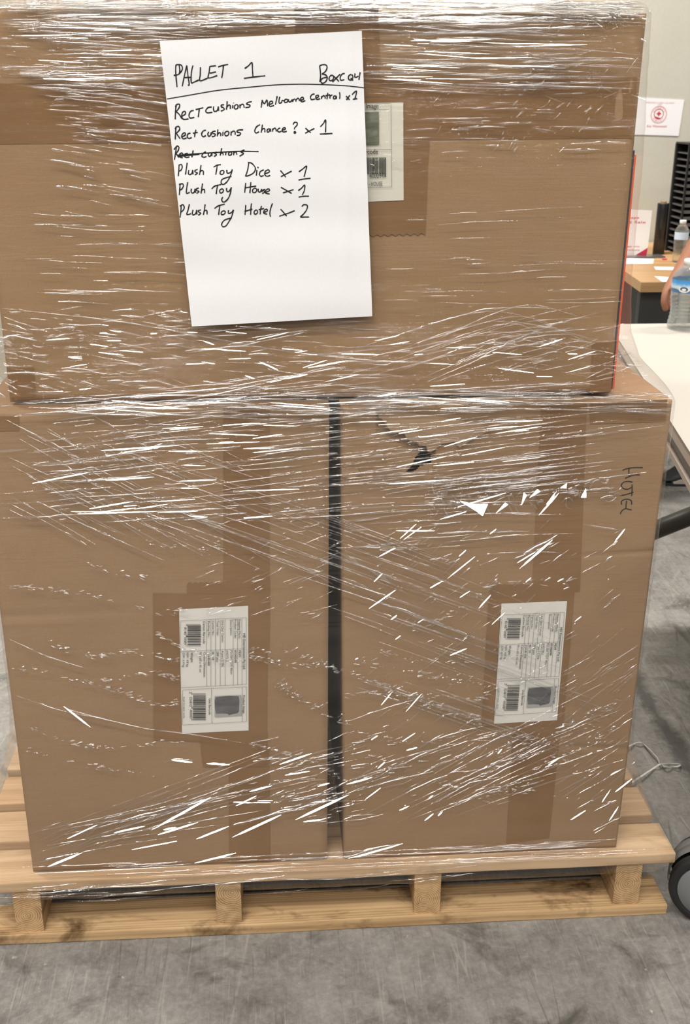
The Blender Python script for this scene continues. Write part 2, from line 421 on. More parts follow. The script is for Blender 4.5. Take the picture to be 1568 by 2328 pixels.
# ------------------------------------------------------------------ pallet
PH, PF, PR, PL = .1111, -.0175, .5123, -.535
DK = .0185; BT = .018
def wood_board(name, lo, hi, m, parent, jit=.0006):
    b = MB()
    L = [hi[i]-lo[i] for i in range(3)]; ax = 0 if L[0] > L[1] else 1
    n = max(8, int(L[ax]/.02))
    # rounded cross-section swept along the board with slight unevenness
    o1, o2 = (1, 2) if ax == 0 else (0, 2)
    r = .0022; sec = []
    for (sx, sz, a0) in ((1, -1, -90), (1, 1, 0), (-1, 1, 90), (-1, -1, 180)):
        for k in range(3):
            a = radians(a0+45*k); sec.append((sx*(L[o1]/2-r)+r*cos(a), sz*(L[o2]/2-r)+r*sin(a)))
    c = [(lo[i]+hi[i])/2 for i in range(3)]; vs = []; m_ = len(sec)
    sd = random.random()*50
    for i in range(n+1):
        t = lo[ax]+L[ax]*i/n
        for k, (p, q) in enumerate(sec):
            j = noise.noise(Vector((t*9, p*30+sd, q*30)))*jit
            j2 = noise.noise(Vector((t*5, sd, p*20+7)))*jit
            co = [0, 0, 0]; co[ax] = t + (noise.noise(Vector((p*60, q*60, sd)))*.0012 if i in (0, n) else 0)
            co[o1] = c[o1]+p+j*2; co[o2] = c[o2]+q+j2; vs.append(tuple(co))
    fs = []
    for i in range(n):
        for k in range(m_):
            fs.append((i*m_+k, (i+1)*m_+k, (i+1)*m_+(k+1) % m_, i*m_+(k+1) % m_))
    fs.append(tuple(range(m_))); fs.append(tuple(n*m_+k for k in range(m_-1, -1, -1)))
    b.add(vs, fs)
    return b.build(name, m, parent)
pal = thing('pallet', ((PL+PR)/2, .5, 0), 'pale pine wooden pallet on the concrete floor carrying the three wrapped cartons', 'pallet')
yb = [PF]
ys = []
y = PF
def y_at(px, py): return on_z(px, py, PH).y
e1 = y_at(1486, 1880); e2 = y_at(1484, 1866); 
bw = e1-PF; gp = max(.02, e2-e1)
bw = min(max(bw, .075), .11); gp = min(gp, .03)
k = 0
while y < PF+1.05:
    wood_board('deck_board', (PL+random.uniform(-.004, .004), y, PH-DK), (PR - (.0 if k == 0 else random.uniform(.004, .012)), y+bw, PH), M['wood_x'], pal)
    y += bw+gp; k += 1
PB = y-gp
for (px0, px1) in ((31, 94), (491, 549), (941, 1000), (1391, 1449)):
    xa = on_y(px0, 2065, PF+.002).x; xb = on_y(px1, 2065, PF+.002).x
    wood_board('bearer', (xa, PF+.003, BT), (xb, PB-.003, PH-DK), M['wood_y'], pal)
wood_board('bottom_board', (PL+.004, PF-.004, 0), (PR-.004, on_z(1150, 2004, BT).y, BT), M['wood_b'], pal)
wood_board('bottom_board', (PL, .44, 0), (PR, .54, BT), M['wood_b'], pal)
wood_board('bottom_board', (PL, PB-.10, 0), (PR, PB, BT), M['wood_b'], pal)

# ------------------------------------------------------------------ cartons
def bump1(t, c, wd): return exp(-((t-c)/wd)**2)
def carton_body(c, yf, depth, surf, m, parent, res=.006, hole=None, r=.005, rest=None):
    # c: corner xs and zs (xl_bottom, xr_bottom, xl_top, xr_top, z0, z1)
    xlb, xrb, xlt, xrt, z0, z1 = c
    b = MB(); H = z1-z0
    nu = int((xrb-xlb)/res); nv = int(H/res)
    def X(u, z):
        t = (z-z0)/H; a = xlb+(xlt-xlb)*t; e = xrb+(xrt-xrb)*t
        return a+(e-a)*u
    def fr(u, v):
        z = z0+H*v; x = X(u, z)
        ed = min(u*(xrb-xlb), (1-u)*(xrb-xlb), v*H, (1-v)*H)
        rnd = (r - sqrt(max(0, r*r-(r-ed)**2))) if ed < r else 0
        return (x, yf - surf(x, z) + rnd, z)
    vs = [fr(i/nu, j/nv) for j in range(nv+1) for i in range(nu+1)]
    fs = []
    for j in range(nv):
        for i in range(nu):
            q = (j*(nu+1)+i, j*(nu+1)+i+1, (j+1)*(nu+1)+i+1, (j+1)*(nu+1)+i)
            if hole:
                cx = (vs[q[0]][0]+vs[q[2]][0])/2; cz = (vs[q[0]][2]+vs[q[2]][2])/2
                if hole(cx, cz): continue
            fs.append(q)
    b.add(vs, fs)
    yk = yf+depth
    A, B, C, D = X(0, z0), X(1, z0), X(1, z1), X(0, z1)
    y1 = yf+r
    b.quad((B, y1, z0), (B, yk, z0), (C, yk, z1), (C, y1, z1))
    b.quad((A, yk, z0), (A, y1, z0), (D, y1, z1), (D, yk, z1))
    b.quad((D, y1, z1), (C, y1, z1), (C, yk, z1), (D, yk, z1))
    if rest is None:
        b.quad((A, yk, z0), (B, yk, z0), (B, y1, z0), (A, y1, z0))
        b.quad((B, yk, z0), (A, yk, z0), (D, yk, z1), (C, yk, z1))
    else:       # bottom bellies down from the lifted front edge to where it rests
        ym = y1+.13
        b.quad((A, ym, rest), (B, ym, rest), (B, y1, z0), (A, y1, z0)); b.quad((A, yk, rest), (B, yk, rest), (B, ym, rest), (A, ym, rest))
        b.quad((B, yk, rest), (A, yk, rest), (D, yk, z1), (C, yk, z1))
        b.add([(A, y1, z0), (A, ym, rest), (A, yk, rest), (A, yk, z0)], [(0, 1, 2, 3)]); b.add([(B, y1, z0), (B, ym, rest), (B, yk, rest), (B, yk, z0)], [(3, 2, 1, 0)])
    o = b.build('carton_body', m, parent, smooth=True)
    return o
ZB = PH+.0005; ZL = PH+.70; YU = .026; ZU = on_y(700, 906, YU).z; ZT = on_y(1472, 30, YU).z
LC = (-.4446, -.0127, -.4455, -.0078, ZB, ZL)      # lower left carton
RC = (.0118, .4278, .0062, .4345, ZB, ZL)          # lower right carton
UC = (on_y(20, 905, YU).x, on_y(1388, 892, YU).x, on_y(-78, 30, YU).x, on_y(1472, 33, YU).x, ZU, ZT)    # upper carton
zcr = on_y(180, 1414, 0).z
def surfL(x, z):
    e = min(1, max(0, (x+.44)*14))
    return (.0016*bump1(z, zcr+.003+.02*(x+.44), .006) - .0022*bump1(z, zcr+.009+.02*(x+.44), .005))*max(0, 1-(x+.44)/.24) \
        + .0006*noise.noise(Vector((x*7, 1, z*7)))
EDG = [on_y(px, py, 0) for px, py in ((858, 944), (873, 958), (886, 976), (906, 981), (923, 995), (943, 1001), (962, 1012), (972, 1026), (986, 1024))]
def dentR(x, z):
    if not (EDG[0].x-.10 < x < EDG[-1].x+.004): return 0
    ze = EDG[0].z+.02
    for a, b_ in zip(EDG, EDG[1:]):
        if a.x <= x <= b_.x: ze = a.z+(b_.z-a.z)*(x-a.x)/(b_.x-a.x)
    d = ze-z
    if d < -.004: return 0
    return .010*min(1, (d+.004)/.003)*exp(-(max(0, d)/.030)**2)*exp(-(max(0, EDG[2].x-x)/.035)**2)*min(1, max(0, (EDG[-1].x+.004-x)/.004))
def surfR(x, z):
    return -dentR(x, z)+.0007*noise.noise(Vector((x*7, 4, z*7))) - .0016*bump1(z, .60+.05*(x-.4), .004)*max(0, (x-.25)/.2) - .0016*bump1(z, .29-.10*(x-.4), .005)*max(0, (x-.25)/.2)
def surfU(x, z):
    # crushed corner folds near the top right
    f = 0
    for (cx, cz, dx, dz, a, wd) in ((.325, 1.19, .16, -1, .004, .006), (.29, 1.20, .1, -1, .003, .007), (.345, 1.17, .25, -1, .003, .006)):
        t = ((x-cx)*dz*-1 - (z-cz)*-dx)
        s = (z-cz)
        f -= a*exp(-(t/wd)**2)*exp(-(s/.06)**2)
    return f*.8 + .0008*noise.noise(Vector((x*5, 9, z*5)))
def prj(px, py, surf, yf):
    p = on_y(px, py, yf); return Vector((p.x, yf-surf(p.x, p.z), p.z))
def decal(name, quad, surf, yf, off, m, parent, nu=24, nv=24, jag=None):
    # thin sheet stuck on a carton face; quad given by its four corners TL,TR,BR,BL
    Q = [on_y(px, py, yf) for px, py in quad]
    b = MB()
    def fn(u, v):
        vv = v
        top = Q[0].lerp(Q[1], u); bot = Q[3].lerp(Q[2], u); p = top.lerp(bot, vv)
        if jag and (v < 1e-6 or v > 1-1e-6) and jag[0 if v < .5 else 1]:
            p = p + (top-bot).normalized()*(.0012*((int(round(u*nu)) % 2)*2-1))
        return (p.x, yf - surf(p.x, p.z) - off, p.z)
    b.grid(lambda u, v: fn(u, 1-v), nu, nv)
    return b.build(name, m, parent, smooth=True)

crt = 'cartons stacked on the pallet'
car_l = thing('cardboard_carton', (-.228, .3, ZB), 'brown cardboard carton at lower left, creased left edge, shipping label marked 36 / 50', 'carton', crt)
car_r = thing('cardboard_carton', (.219, .3, ZB), 'brown cardboard carton at lower right with torn hole and handwritten HOTEL', 'carton', crt)
car_u = thing('cardboard_carton', (-.02, .35, ZL), 'widest cardboard carton on top of the two others, wide level brown tape, behind handwritten sheet', 'carton', crt)
# tear in the right carton
tear_px = [(922, 1072), (938, 1058), (944, 1046), (950, 1036), (960, 1030), (966, 1016), (978, 1026), (981, 1040), (980, 1056), (958, 1060), (950, 1066), (936, 1074)]
tear = [on_y(px, py, 0) for px, py in tear_px]
def inpoly(x, z, P):
    c = False; n = len(P)
    for i in range(n):
        a, b_ = P[i], P[i-1]
        if (a.z > z) != (b_.z > z) and x < (b_.x-a.x)*(z-a.z)/(b_.z-a.z)+a.x: c = not c
    return c
bo_l = carton_body(LC, 0, .60, surfL, M['carton_lo'], car_l)
bo_r = carton_body(RC, 0, .60, surfR, M['carton_lo'], car_r, res=.0019, hole=lambda x, z: inpoly(x, z, tear))
bo_u = carton_body(UC, YU, .60, surfU, M['carton_up'], car_u, rest=ZL+.0008)
# the panel layer above the tear stands proud with a jagged edge
edge = [(858, 944), (866, 950), (873, 958), (877, 966), (886, 976), (893, 983), (906, 981), (919, 985), (923, 995), (931, 1000), (943, 1001), (951, 1010), (962, 1012), (968, 1013),
        (972, 1026), (980, 1025), (986, 1021), (984, 1013), (1000, 1008), (1030, 1003), (1044, 1016), (1050, 1000)]
far = [(1120, 985), (1150, 950), (1120, 930), (1000, 924), (900, 930)]
b = MB(); E = [on_y(px, py, 0) for px, py in edge]; FR = [on_y(px, py, 0) for px, py in far]
n = len(E)
fpts = [on_y(870+ (1125-870)*i/(n-1), 936 + 40*(i/(n-1))**2, 0) for i in range(n)]
vs = []
for a, f_ in zip(E, fpts):
    vs += [(a.x, -.0004, a.z), (a.x, -.0034, a.z), (a.x*.6+f_.x*.4, -.0030, a.z*.6+f_.z*.4), (f_.x, -.0009, f_.z)]
fs = []
for i in range(n-1):
    for k in range(3): fs.append((i*4+k, (i+1)*4+k, (i+1)*4+k+1, i*4+k+1))
b.add(vs, fs); fl = b.build('torn_flap', M['liner'], car_r); fl['label'] = 'jagged raised edge of torn cardboard'
b = MB()
p = [on_y(x_, y_, 0) for x_, y_ in ((776, 1062), (792, 1068), (812, 1064), (818, 1078), (800, 1086), (778, 1084))]
b.add([(q.x, -.0022, q.z) for q in p]+[(q.x, -.0001, q.z) for q in p], [(5, 4, 3, 2, 1, 0)]+[(i, (i+1) % 6, (i+1) % 6+6, i+6) for i in range(6)])
b.build('torn_scrap', M['liner'], car_r)

# tapes
def tape(parent, quad, surf, yf, off=.0005, jag=None, nu=30, nv=30):
    return decal('tape_strip', quad, surf, yf, off, M['tape'], parent, nu, nv, jag)
tape(car_l, [(507, 928), (613, 927), (613, 1352), (507, 1348)], surfL, 0, .0005, (1, 0))
tape(car_l, [(425, 1325), (614, 1320), (612, 1480), (425, 1480)], surfL, 0, .0008, (1, 0))
tape(car_l, [(348, 1348), (608, 1352), (606, 1690), (349, 1682)], surfL, 0, .0011)
tape(car_l, [(453, 1672), (608, 1665), (604, 1742), (462, 1742)], surfL, 0, .0014)
tape(car_l, [(519, 1700), (612, 1700), (614, 1956), (521, 1960)], surfL, 0, .0008)
tape(car_l, [(-42, 946), (44, 946), (44, 980), (-41, 980)], surfL, 0)
tape(car_r, [(1229, 918), (1334, 915), (1318, 1345), (1208, 1348)], surfR, 0, .0005)
tape(car_r, [(1114, 1330), (1308, 1322), (1288, 1500), (1106, 1500)], surfR, 0, .0008, (1, 0))
tape(car_r, [(1110, 1360), (1304, 1354), (1280, 1650), (1094, 1652)], surfR, 0, .0011)
tape(car_r, [(1166, 1640), (1276, 1640), (1248, 1905), (1150, 1918)], surfR, 0, .0005)
tape(car_r, [(1340, 916), (1516, 908), (1512, 958), (1340, 964)], surfR, 0, .0008)
tape(car_u, [(-30, 190), (1448, 176), (1438, 314), (-22, 328)], surfU, YU, .0005, nu=60)
tape(car_u, [(668, 18), (860, 16), (866, 220), (676, 220)], surfU, YU, .0008, (1, 0))
tape(car_u, [(700, 320), (977, 316), (970, 400), (704, 402)], surfU, YU, .0008)
tape(car_u, [(706, 380), (972, 376), (966, 532), (712, 540)], surfU, YU, .0011, (0, 1))
tape(car_u, [(16, 836), (78, 836), (82, 902), (24, 904)], surfU, YU, .0005, (1, 0))
tape(car_u, [(1344, 780), (1397, 778), (1388, 890), (1340, 893)], surfU, YU, .0005)

# handwriting on the right carton
def zoom(ox, oy, s): return lambda p: (ox+p[0]/s, oy+p[1]/s)
z = zoom(1300, 1020, 6.533)
hot = [[(748, 320), (840, 290), (940, 280), (1050, 282)], [(848, 290), (842, 340), (850, 410)], [(785, 440), (860, 410), (930, 388), (1005, 390)],
       [(895, 500), (840, 485), (770, 495), (735, 530), (735, 560), (770, 595), (830, 600), (880, 575)], [(888, 530), (890, 600), (885, 700)], [(715, 695), (800, 680), (912, 645)],
       [(738, 830), (730, 790), (760, 760), (820, 750), (870, 765), (885, 795), (880, 830)], [(812, 770), (800, 830), (800, 890)], [(715, 970), (740, 920), (790, 890), (840, 900), (885, 908)]]
b = MB()
for i, st in enumerate(hot):
    P = [prj(*z(p), surfR, 0) + Vector((0, -.0003-.00002*i, 0)) for p in smoothline(st)]
    ribbon(b, P, .0015, (0, -1, 0))
b.build('marker_writing', M['ink'], car_r)

# shipping labels of the two lower cartons (turned a quarter clockwise)
def ship_label(parent, quad, surf, number, off):
    lab = decal('shipping_label', quad, surf, 0, off, M['label'], parent, 12, 20)
    Q = [on_y(px, py, 0) for px, py in quad]       # TL TR BR BL in the photograph
    yy = -off-.0013
    def L(zx, zy):
        s = (zy-(285-48*(zx-178)/1015))/1826.0
        t = (zx-(178+50*s))/(1015-48*s)
        p = Q[0].lerp(Q[3], s).lerp(Q[1].lerp(Q[2], s), t)
        return Vector((p.x, yy, p.z))
    rows = [('MD Entertainment Pty Ltd.', 1116, 620, 1140, 34, 1), ('Shipping Mark:', 1050, 415, 695, 32, 0), ('MDM', 1052, 860, 955, 32, 1),
            ('Product Code:', 990, 418, 690, 32, 0), ('81040098', 990, 860, 1040, 32, 1), ('Description:', 927, 425, 650, 32, 0), ('PLUSH TOY 40cm', 930, 865, 1210, 32, 0),
            ('(HOTEL)', 868, 865, 1030, 32, 0), ('Unit Qty/ Carton:', 802, 430, 750, 32, 0), ('4 pcs / CTN', 800, 870, 1095, 32, 1), ('Total Order:', 730, 440, 655, 32, 0),
            ('200 pcs', 728, 875, 1030, 32, 1), ('Carton No.:', 662, 440, 655, 32, 0), (number, 662, 878, 1005, 32, 1), ('Packing No.:', 599, 445, 685, 32, 0), ('Z14-81400', 598, 880, 1085, 32, 1),
            ('Carton Barcode', 530, 445, 765, 32, 1), ('Carton Dimension:', 537, 885, 1255, 32, 1), ('70 x 60 x 42 cm', 477, 880, 1180, 32, 0), ('Weight:', 352, 892, 1040, 32, 1),
            ('NW: 4.8 kg', 289, 895, 1100, 32, 0), ('GW: 6.4 kg', 232, 897, 1105, 32, 0), ('8140', 253, 530, 640, 36, 0), ('0089', 253, 675, 780, 36, 0),
            ('Unit Barcode', 614, 1570, 1815, 32, 1), ('2', 332, 1470, 1495, 38, 0), ('024810', 334, 1545, 1690, 38, 0), ('400087', 338, 1735, 1880, 38, 0),
            ('PLUSH TOY 40CM - HOTEL', 242, 1545, 1870, 22, 0), ('Product Image', 1112, 1520, 1795, 32, 1)]
    unit = (Q[3]-Q[0]).length/1830.0
    for t, x, y0, y1, h, bo in rows:
        b = MB(); put_text(b, t, L(x, y0), L(x, y1), h*unit*.92, (0, -1, 0), 0, bool(bo))
        b.build('printed_line', M['print'], lab)
    b = MB()
    def ln(x0, y0, x1, y1): ribbon(b, [L(x0, y0), L(x1, y1)], .00042, (0, -1, 0))
    for x in (1100, 1036, 972, 852, 782, 712, 645, 582): ln(x, 405+(1165-x)*.045, x, 1368+(1165-x)*.035)
    ln(1165, 395, 1165, 1360); ln(200, 445, 200, 1405); ln(200, 443, 1165, 395); ln(210, 1408, 1165, 1360); ln(205, 884, 1100, 838)
    ln(1165, 1395, 1165, 1920); ln(232, 1445, 232, 1970); ln(232, 1440, 1165, 1397); ln(240, 1970, 1165, 1920); ln(1103, 1400, 1103, 1922); ln(655, 1420, 660, 1948)
    b.build('ruled_frame', M['line'], lab)
    rnd = random.Random(3)
    for (x0, x1, y0, y1, nb) in ((305, 497, 490, 800, 24), (385, 570, 1495, 1905, 34)):
        b = MB(); t = y0; 
        while t < y1-3:
            wd = rnd.choice((4, 4, 7, 10, 14)); long = 25 if (t-y0 < 20 or y1-t < 24 or abs(t-(y0+y1)/2) < 12) else 0
            e = min(t+wd, y1)
            b.quad(L(x0-long, t), L(x0-long, e), L(x1, e), L(x1, t)); t += wd+rnd.choice((4, 5, 8, 11))
        b.build('barcode', M['print'], lab)
    b = MB(); b.quad(L(700, 1535), L(702, 1850), L(1092, 1825), L(1088, 1518)); o = b.build('product_picture', M['pic_back'], lab)
    o.location.y -= .0001
    b = MB()
    out = [(700, 1600), (715, 1550), (800, 1540), (900, 1530), (1050, 1535), (1062, 1600), (1055, 1760), (1035, 1790), (950, 1808), (910, 1822), (890, 1800), (800, 1795), (720, 1800), (705, 1720)]
    b.add([L(*p)+Vector((0, -.0002, 0)) for p in out], [tuple(range(len(out)))]); o = b.build('printed_photo', M['pic_grey'], lab)
    return lab
ship_label(car_l, [(407, 1384), (564, 1376), (565, 1659), (414, 1666)], surfL, '36 / 50', .0018)
ship_label(car_r, [(1139, 1371), (1288, 1365), (1265, 1636), (1122, 1644)], surfR, '40 / 50', .0018)
# label on the upper carton, half hidden behind the sheet
labU = decal('shipping_label', [(560, 240), (916, 233), (917, 455), (566, 470)], surfU, YU, .0018, M['label_house'], car_u, 14, 12)
def LU(zx, zy):
    p = on_y(800+zx/8.956, 220+zy/8.954, YU); return Vector((p.x, YU-.0033, p.z))
b = MB(); put_text(b, 'Product Image', LU(-110, 245), LU(530, 236), .0060, (0, -1, 0), 0, True); b.build('printed_line', M['print'], labU)
b = MB(); put_text(b, 'Unit Barcode', LU(-70, 1168), LU(520, 1160), .0058, (0, -1, 0), 0, True); b.build('printed_line', M['print'], labU)
b = MB(); put_text(b, '400094', LU(350, 1655), LU(636, 1650), .0062, (0, -1, 0)); b.build('printed_line', M['print'], labU)
b = MB(); put_text(b, '024810', LU(-60, 1665), LU(230, 1658), .0062, (0, -1, 0)); b.build('printed_line', M['print'], labU)
b = MB(); put_text(b, 'PLUSH TOY 40CM - HOUSE', LU(-260, 1825), LU(610, 1805), .0050, (0, -1, 0)); b.build('printed_line', M['print'], labU)
b = MB()
for q in (((-400, 150), (785, 138)), ((785, 138), (803, 1830)), ((803, 1830), (-400, 1856)), ((-400, 272), (735, 258)), ((-400, 1082), (795, 1068))):
    ribbon(b, [LU(*q[0]), LU(*q[1])], .00042, (0, -1, 0))
b.build('ruled_frame', M['line'], labU)
b = MB(); rnd = random.Random(5); t = -150
while t < 690:
    wd = rnd.choice((8, 12, 18, 26)); lg = 60 if t > 655 else 0
    b.quad(LU(t, 1570+lg), LU(t+wd, 1570+lg), LU(t+wd, 1232), LU(t, 1232)); t += wd+rnd.choice((8, 10, 16))
b.build('barcode', M['print'], labU)
b = MB(); b.quad(LU(-150, 985), LU(546, 970), LU(540, 305), LU(-150, 320)); b.build('product_picture', M['pic_green'], labU)

# orange-red board with a dark edge, beside the right side of the upper carton
ob = thing('orange_board', (UC[1]+.006, .30, ZU), 'narrow orange-red board with dark edge beside the right side of the topmost carton', 'board')
b = MB(); b.box((UC[1]+.0030, YU+.012, ZU+.003), (UC[1]+.0054, .50, ZU+.30), 0)
b.build('dark_edge', flat('dark_grey_plastic', (.06, .06, .062), .35), ob)
b = MB(); b.box((UC[1]+.0060, YU+.014, ZU+.003), (UC[1]+.0085, .50, ZU+.295), 0)
b.build('orange_panel', flat('orange_red_card', (.78, .13, .045), .5), ob)

# ------------------------------------------------------------------ stretch film
def sstep(a, b_, t):
    t = min(1, max(0, (t-a)/(b_-a))); return t*t*(3-2*t)
def interp(tab, z):
    if z <= tab[0][0]: return tab[0][1]
    for (a, va), (b_, vb) in zip(tab, tab[1:]):
        if z <= b_: return va+(vb-va)*(z-a)/(b_-a)
    return tab[-1][1]
TOPZ = ZT+.010
yf_t = [(.055, .012), (.075, -.014), (PH-DK, -.0225), (PH+.001, -.0225), (.135, -.0135), (.17, -.0080), (ZL-.02, -.0066), (ZL+.004, -.0068), (ZL+.05, .001), (ZL+.10, .012), (ZL+.16, YU-.0062), (ZT-.01, YU-.0062), (TOPZ, YU-.004)]
_u = UC[1]; _v = UC[0]
xr_t = [(.055, .480), (PH-DK-.003, .505), (PH, .5145), (.118, .507), (.14, .492), (.18, .472), (.24, .450), (.30, .4335), (.33, .4308), (ZL-.01, .4368), (ZL+.003, .4366), (ZL+.012, .430), (ZL+.03, .415), (ZL+.055, _u+.028), (ZL+.09, _u+.015), (ZL+.13, _u+.0125), (ZL+.30, _u+.0125), (ZT-.05, UC[3]+.006), (ZT, UC[3]+.005), (TOPZ, UC[3]-.004)]
xl_t = [(.055, -.50), (PH-DK-.003, -.53), (PH, -.537), (.14, -.525), (.20, -.505), (.28, -.475), (.35, -.452), (.40, -.4468), (ZL, -.4475), (ZL+.012, -.445), (ZL+.04, _v-.022), (ZL+.09, _v-.009), (ZL+.13, _v-.006), (ZT, UC[2]-.005), (TOPZ, UC[2]+.004)]
yb_t = [(.055, PB-.01), (PH, PB+.002), (.2, .65), (.35, .615), (ZL, .608), (ZL+.1, YU+.61), (TOPZ, YU+.60)]
def yfilm(z): return interp(yf_t, z)
def film_ring(z):
    xl, xr, yf, yk = interp(xl_t, z), interp(xr_t, z), interp(yf_t, z), interp(yb_t, z)
    r = .006; pts = []
    nF = 150; nS = 40; nB = 30
    for i in range(nF+1): pts.append((xl+r+(xr-xl-2*r)*i/nF, yf))
    for k in (30, 60): a = radians(-90+k); pts.append((xr-r+r*cos(a), yf+r+r*sin(a)))
    for i in range(nS+1): pts.append((xr, yf+r+(yk-yf-2*r)*i/nS))
    for k in (30, 60): a = radians(k); pts.append((xr-r+r*cos(a), yk-r+r*sin(a)))
    for i in range(nB+1): pts.append((xr-r-(xr-xl-2*r)*i/nB, yk))
    for k in (30, 60): a = radians(90+k); pts.append((xl+r+r*cos(a), yk-r+r*sin(a)))
    for i in range(nS+1): pts.append((xl, yk-r-(yk-yf-2*r)*i/nS))
    for k in (30, 60): a = radians(180+k); pts.append((xl+r+r*cos(a), yf+r+r*sin(a)))
    return pts, nF
zs = sorted(set([round(.060+i*.008, 4) for i in range(int((TOPZ-.060)/.008)+1)]+[PH, PH-DK, ZL, ZT, TOPZ]))
fm = MB(); vs = []; npt = None
for zi in zs:
    pts, nF = film_ring(zi); npt = len(pts)
    for i, (x, yv) in enumerate(pts):
        dy = 0
        if i <= nF:
            dy = .0009*noise.noise(Vector((x*6, 3, zi*45))) + .0005*noise.noise(Vector((x*20, 8, zi*60)))
            if PH-.002 < zi < PH+.03: dy *= .3
        elif ZL < zi < ZL+.12 or zi < .35:
            dy = 0
        vs.append((x + (0 if i <= nF else .0012*noise.noise(Vector((yv*30, zi*50, 2)))), yv+min(dy, .0012), zi))
fs = []
for j in range(len(zs)-1):
    for i in range(npt):
        fs.append((j*npt+i, j*npt+(i+1) % npt, (j+1)*npt+(i+1) % npt, (j+1)*npt+i))
fm.add(vs, fs)
# the film closes over the top
tl = len(zs)-1
n0 = len(fm.v)
base = vs[tl*npt:(tl+1)*npt]; cx = sum(p[0] for p in base)/npt; cy = sum(p[1] for p in base)/npt
ring2 = [(cx+(p[0]-cx)*.93, cy+(p[1]-cy)*.93, TOPZ+.004+.004*noise.noise(Vector((p[0]*30, p[1]*30, 1)))) for p in base]
fm.add(list(base)+ring2+[(cx, cy, TOPZ+.002)], [(i, (i+1) % npt, npt+(i+1) % npt, npt+i) for i in range(npt)]+[(npt+i, npt+(i+1) % npt, 2*npt) for i in range(npt)])

# creases: narrow ridges of gathered film that stand on the sheet
rc = random.Random(11)
cr = MB()
def fpoint(px, py):
    yv = -.004
    for _ in range(5):
        p = on_y(px, py, yv); yv = yfilm(p.z)
    return p
def crease(pts, wd=.003, h=.0011, breaks=.0, seg=None):
    # pts: points in the photograph, laid onto the sheet
    P = [fpoint(*q) for q in (smoothline(pts, 5) if len(pts) > 2 else pts)]
    L = sum((P[i+1]-P[i]).length for i in range(len(P)-1))
    n = seg or max(6, min(60, int(L/.006)))
    # resample
    acc = [0]
    for i in range(len(P)-1): acc.append(acc[-1]+(P[i+1]-P[i]).length)
    S = []
    for k in range(n+1):
        t = L*k/n; i = 0
        while i < len(P)-2 and acc[i+1] < t: i += 1
        f = (t-acc[i])/max(1e-9, acc[i+1]-acc[i]); S.append(P[i].lerp(P[i+1], min(1, max(0, f))))
    S = [p for p in S if interp(xl_t, p.z)+.003 < p.x < interp(xr_t, p.z)-.003 and p.z < TOPZ+.001]
    n = len(S)-1
    if n < 3: return
    sd = rc.random()*100; vs = []; fs = []
    prof = ((-1, 0), (-.6, .5), (-.15, .95), (.25, 1.0), (.65, .62), (1, 0))
    wd *= .64; h = wd*rc.uniform(.7, 1.15)
    for k, p in enumerate(S):
        t = k/n; tp = min(1, 3.5*t, 3.5*(1-t))
        tp = sqrt(max(0, tp))
        tg = (S[min(k+1, n)]-S[max(k-1, 0)]); tg.y = 0; tg.normalize() if tg.length > 1e-9 else None
        sd_ = Vector((-tg.z, 0, tg.x))
        if sd_.z < 0: sd_ = -sd_
        nz = noise.noise(Vector((t*L*32, sd, 0))); nw = noise.noise(Vector((t*L*40, sd, 5)))
        hh = h*tp*(1+.55*nz); ww = wd*tp*(.85+.4*nw)
        if breaks and nz < breaks-.5: hh *= .15
        off = sd_*(noise.noise(Vector((t*L*25, sd, 9)))*wd*.15)
        for (a, q) in prof:
            c = p + off + sd_*(a*ww)
            vs.append((c.x, yfilm(c.z)-.0004-hh*q, c.z))
    for k in range(n):
        for i in range(5): fs.append((k*6+i, (k+1)*6+i, (k+1)*6+i+1, k*6+i+1))
    cr.add(vs, fs)
def strew(n, box, ln, slope, wd=(.0012, .0034), hr=(.25, .45), curve=.02, breaks=.25, keep=None):
    for _ in range(n):
        x0 = rc.uniform(box[0], box[2]); y0 = rc.uniform(box[1], box[3])
        L = rc.uniform(*ln)*rc.choice((.5, .8, 1, 1)); s = rc.uniform(*slope); a = math.atan(s)
        ex, ey = x0+L*cos(a), y0+L*sin(a)
        if keep and not keep((x0+ex)/2, (y0+ey)/2): continue
        mx, my = (x0+ex)/2 - sin(a)*L*rc.uniform(-curve, curve), (y0+ey)/2 + cos(a)*L*rc.uniform(-curve, curve)
        w_ = rc.uniform(*wd)
        crease([(x0, y0), (mx, my), (ex, ey)], w_, w_*rc.uniform(*hr), breaks)
def beads(pts, n, jit=5, size=(6, 18), slope=(-.3, .5), wd=(.0012, .0026)):
    Q = smoothline(pts, 12)
    for k in range(n):
        q = Q[int(rc.random()*(len(Q)-1))]
        x0, y0 = q[0]+rc.uniform(-jit, jit), q[1]+rc.uniform(-jit, jit); L = rc.uniform(*size); a = math.atan(rc.uniform(*slope))
        w_ = rc.uniform(*wd); crease([(x0, y0), (x0+L*cos(a), y0+L*sin(a))], w_, w_*.45, 0, 6)
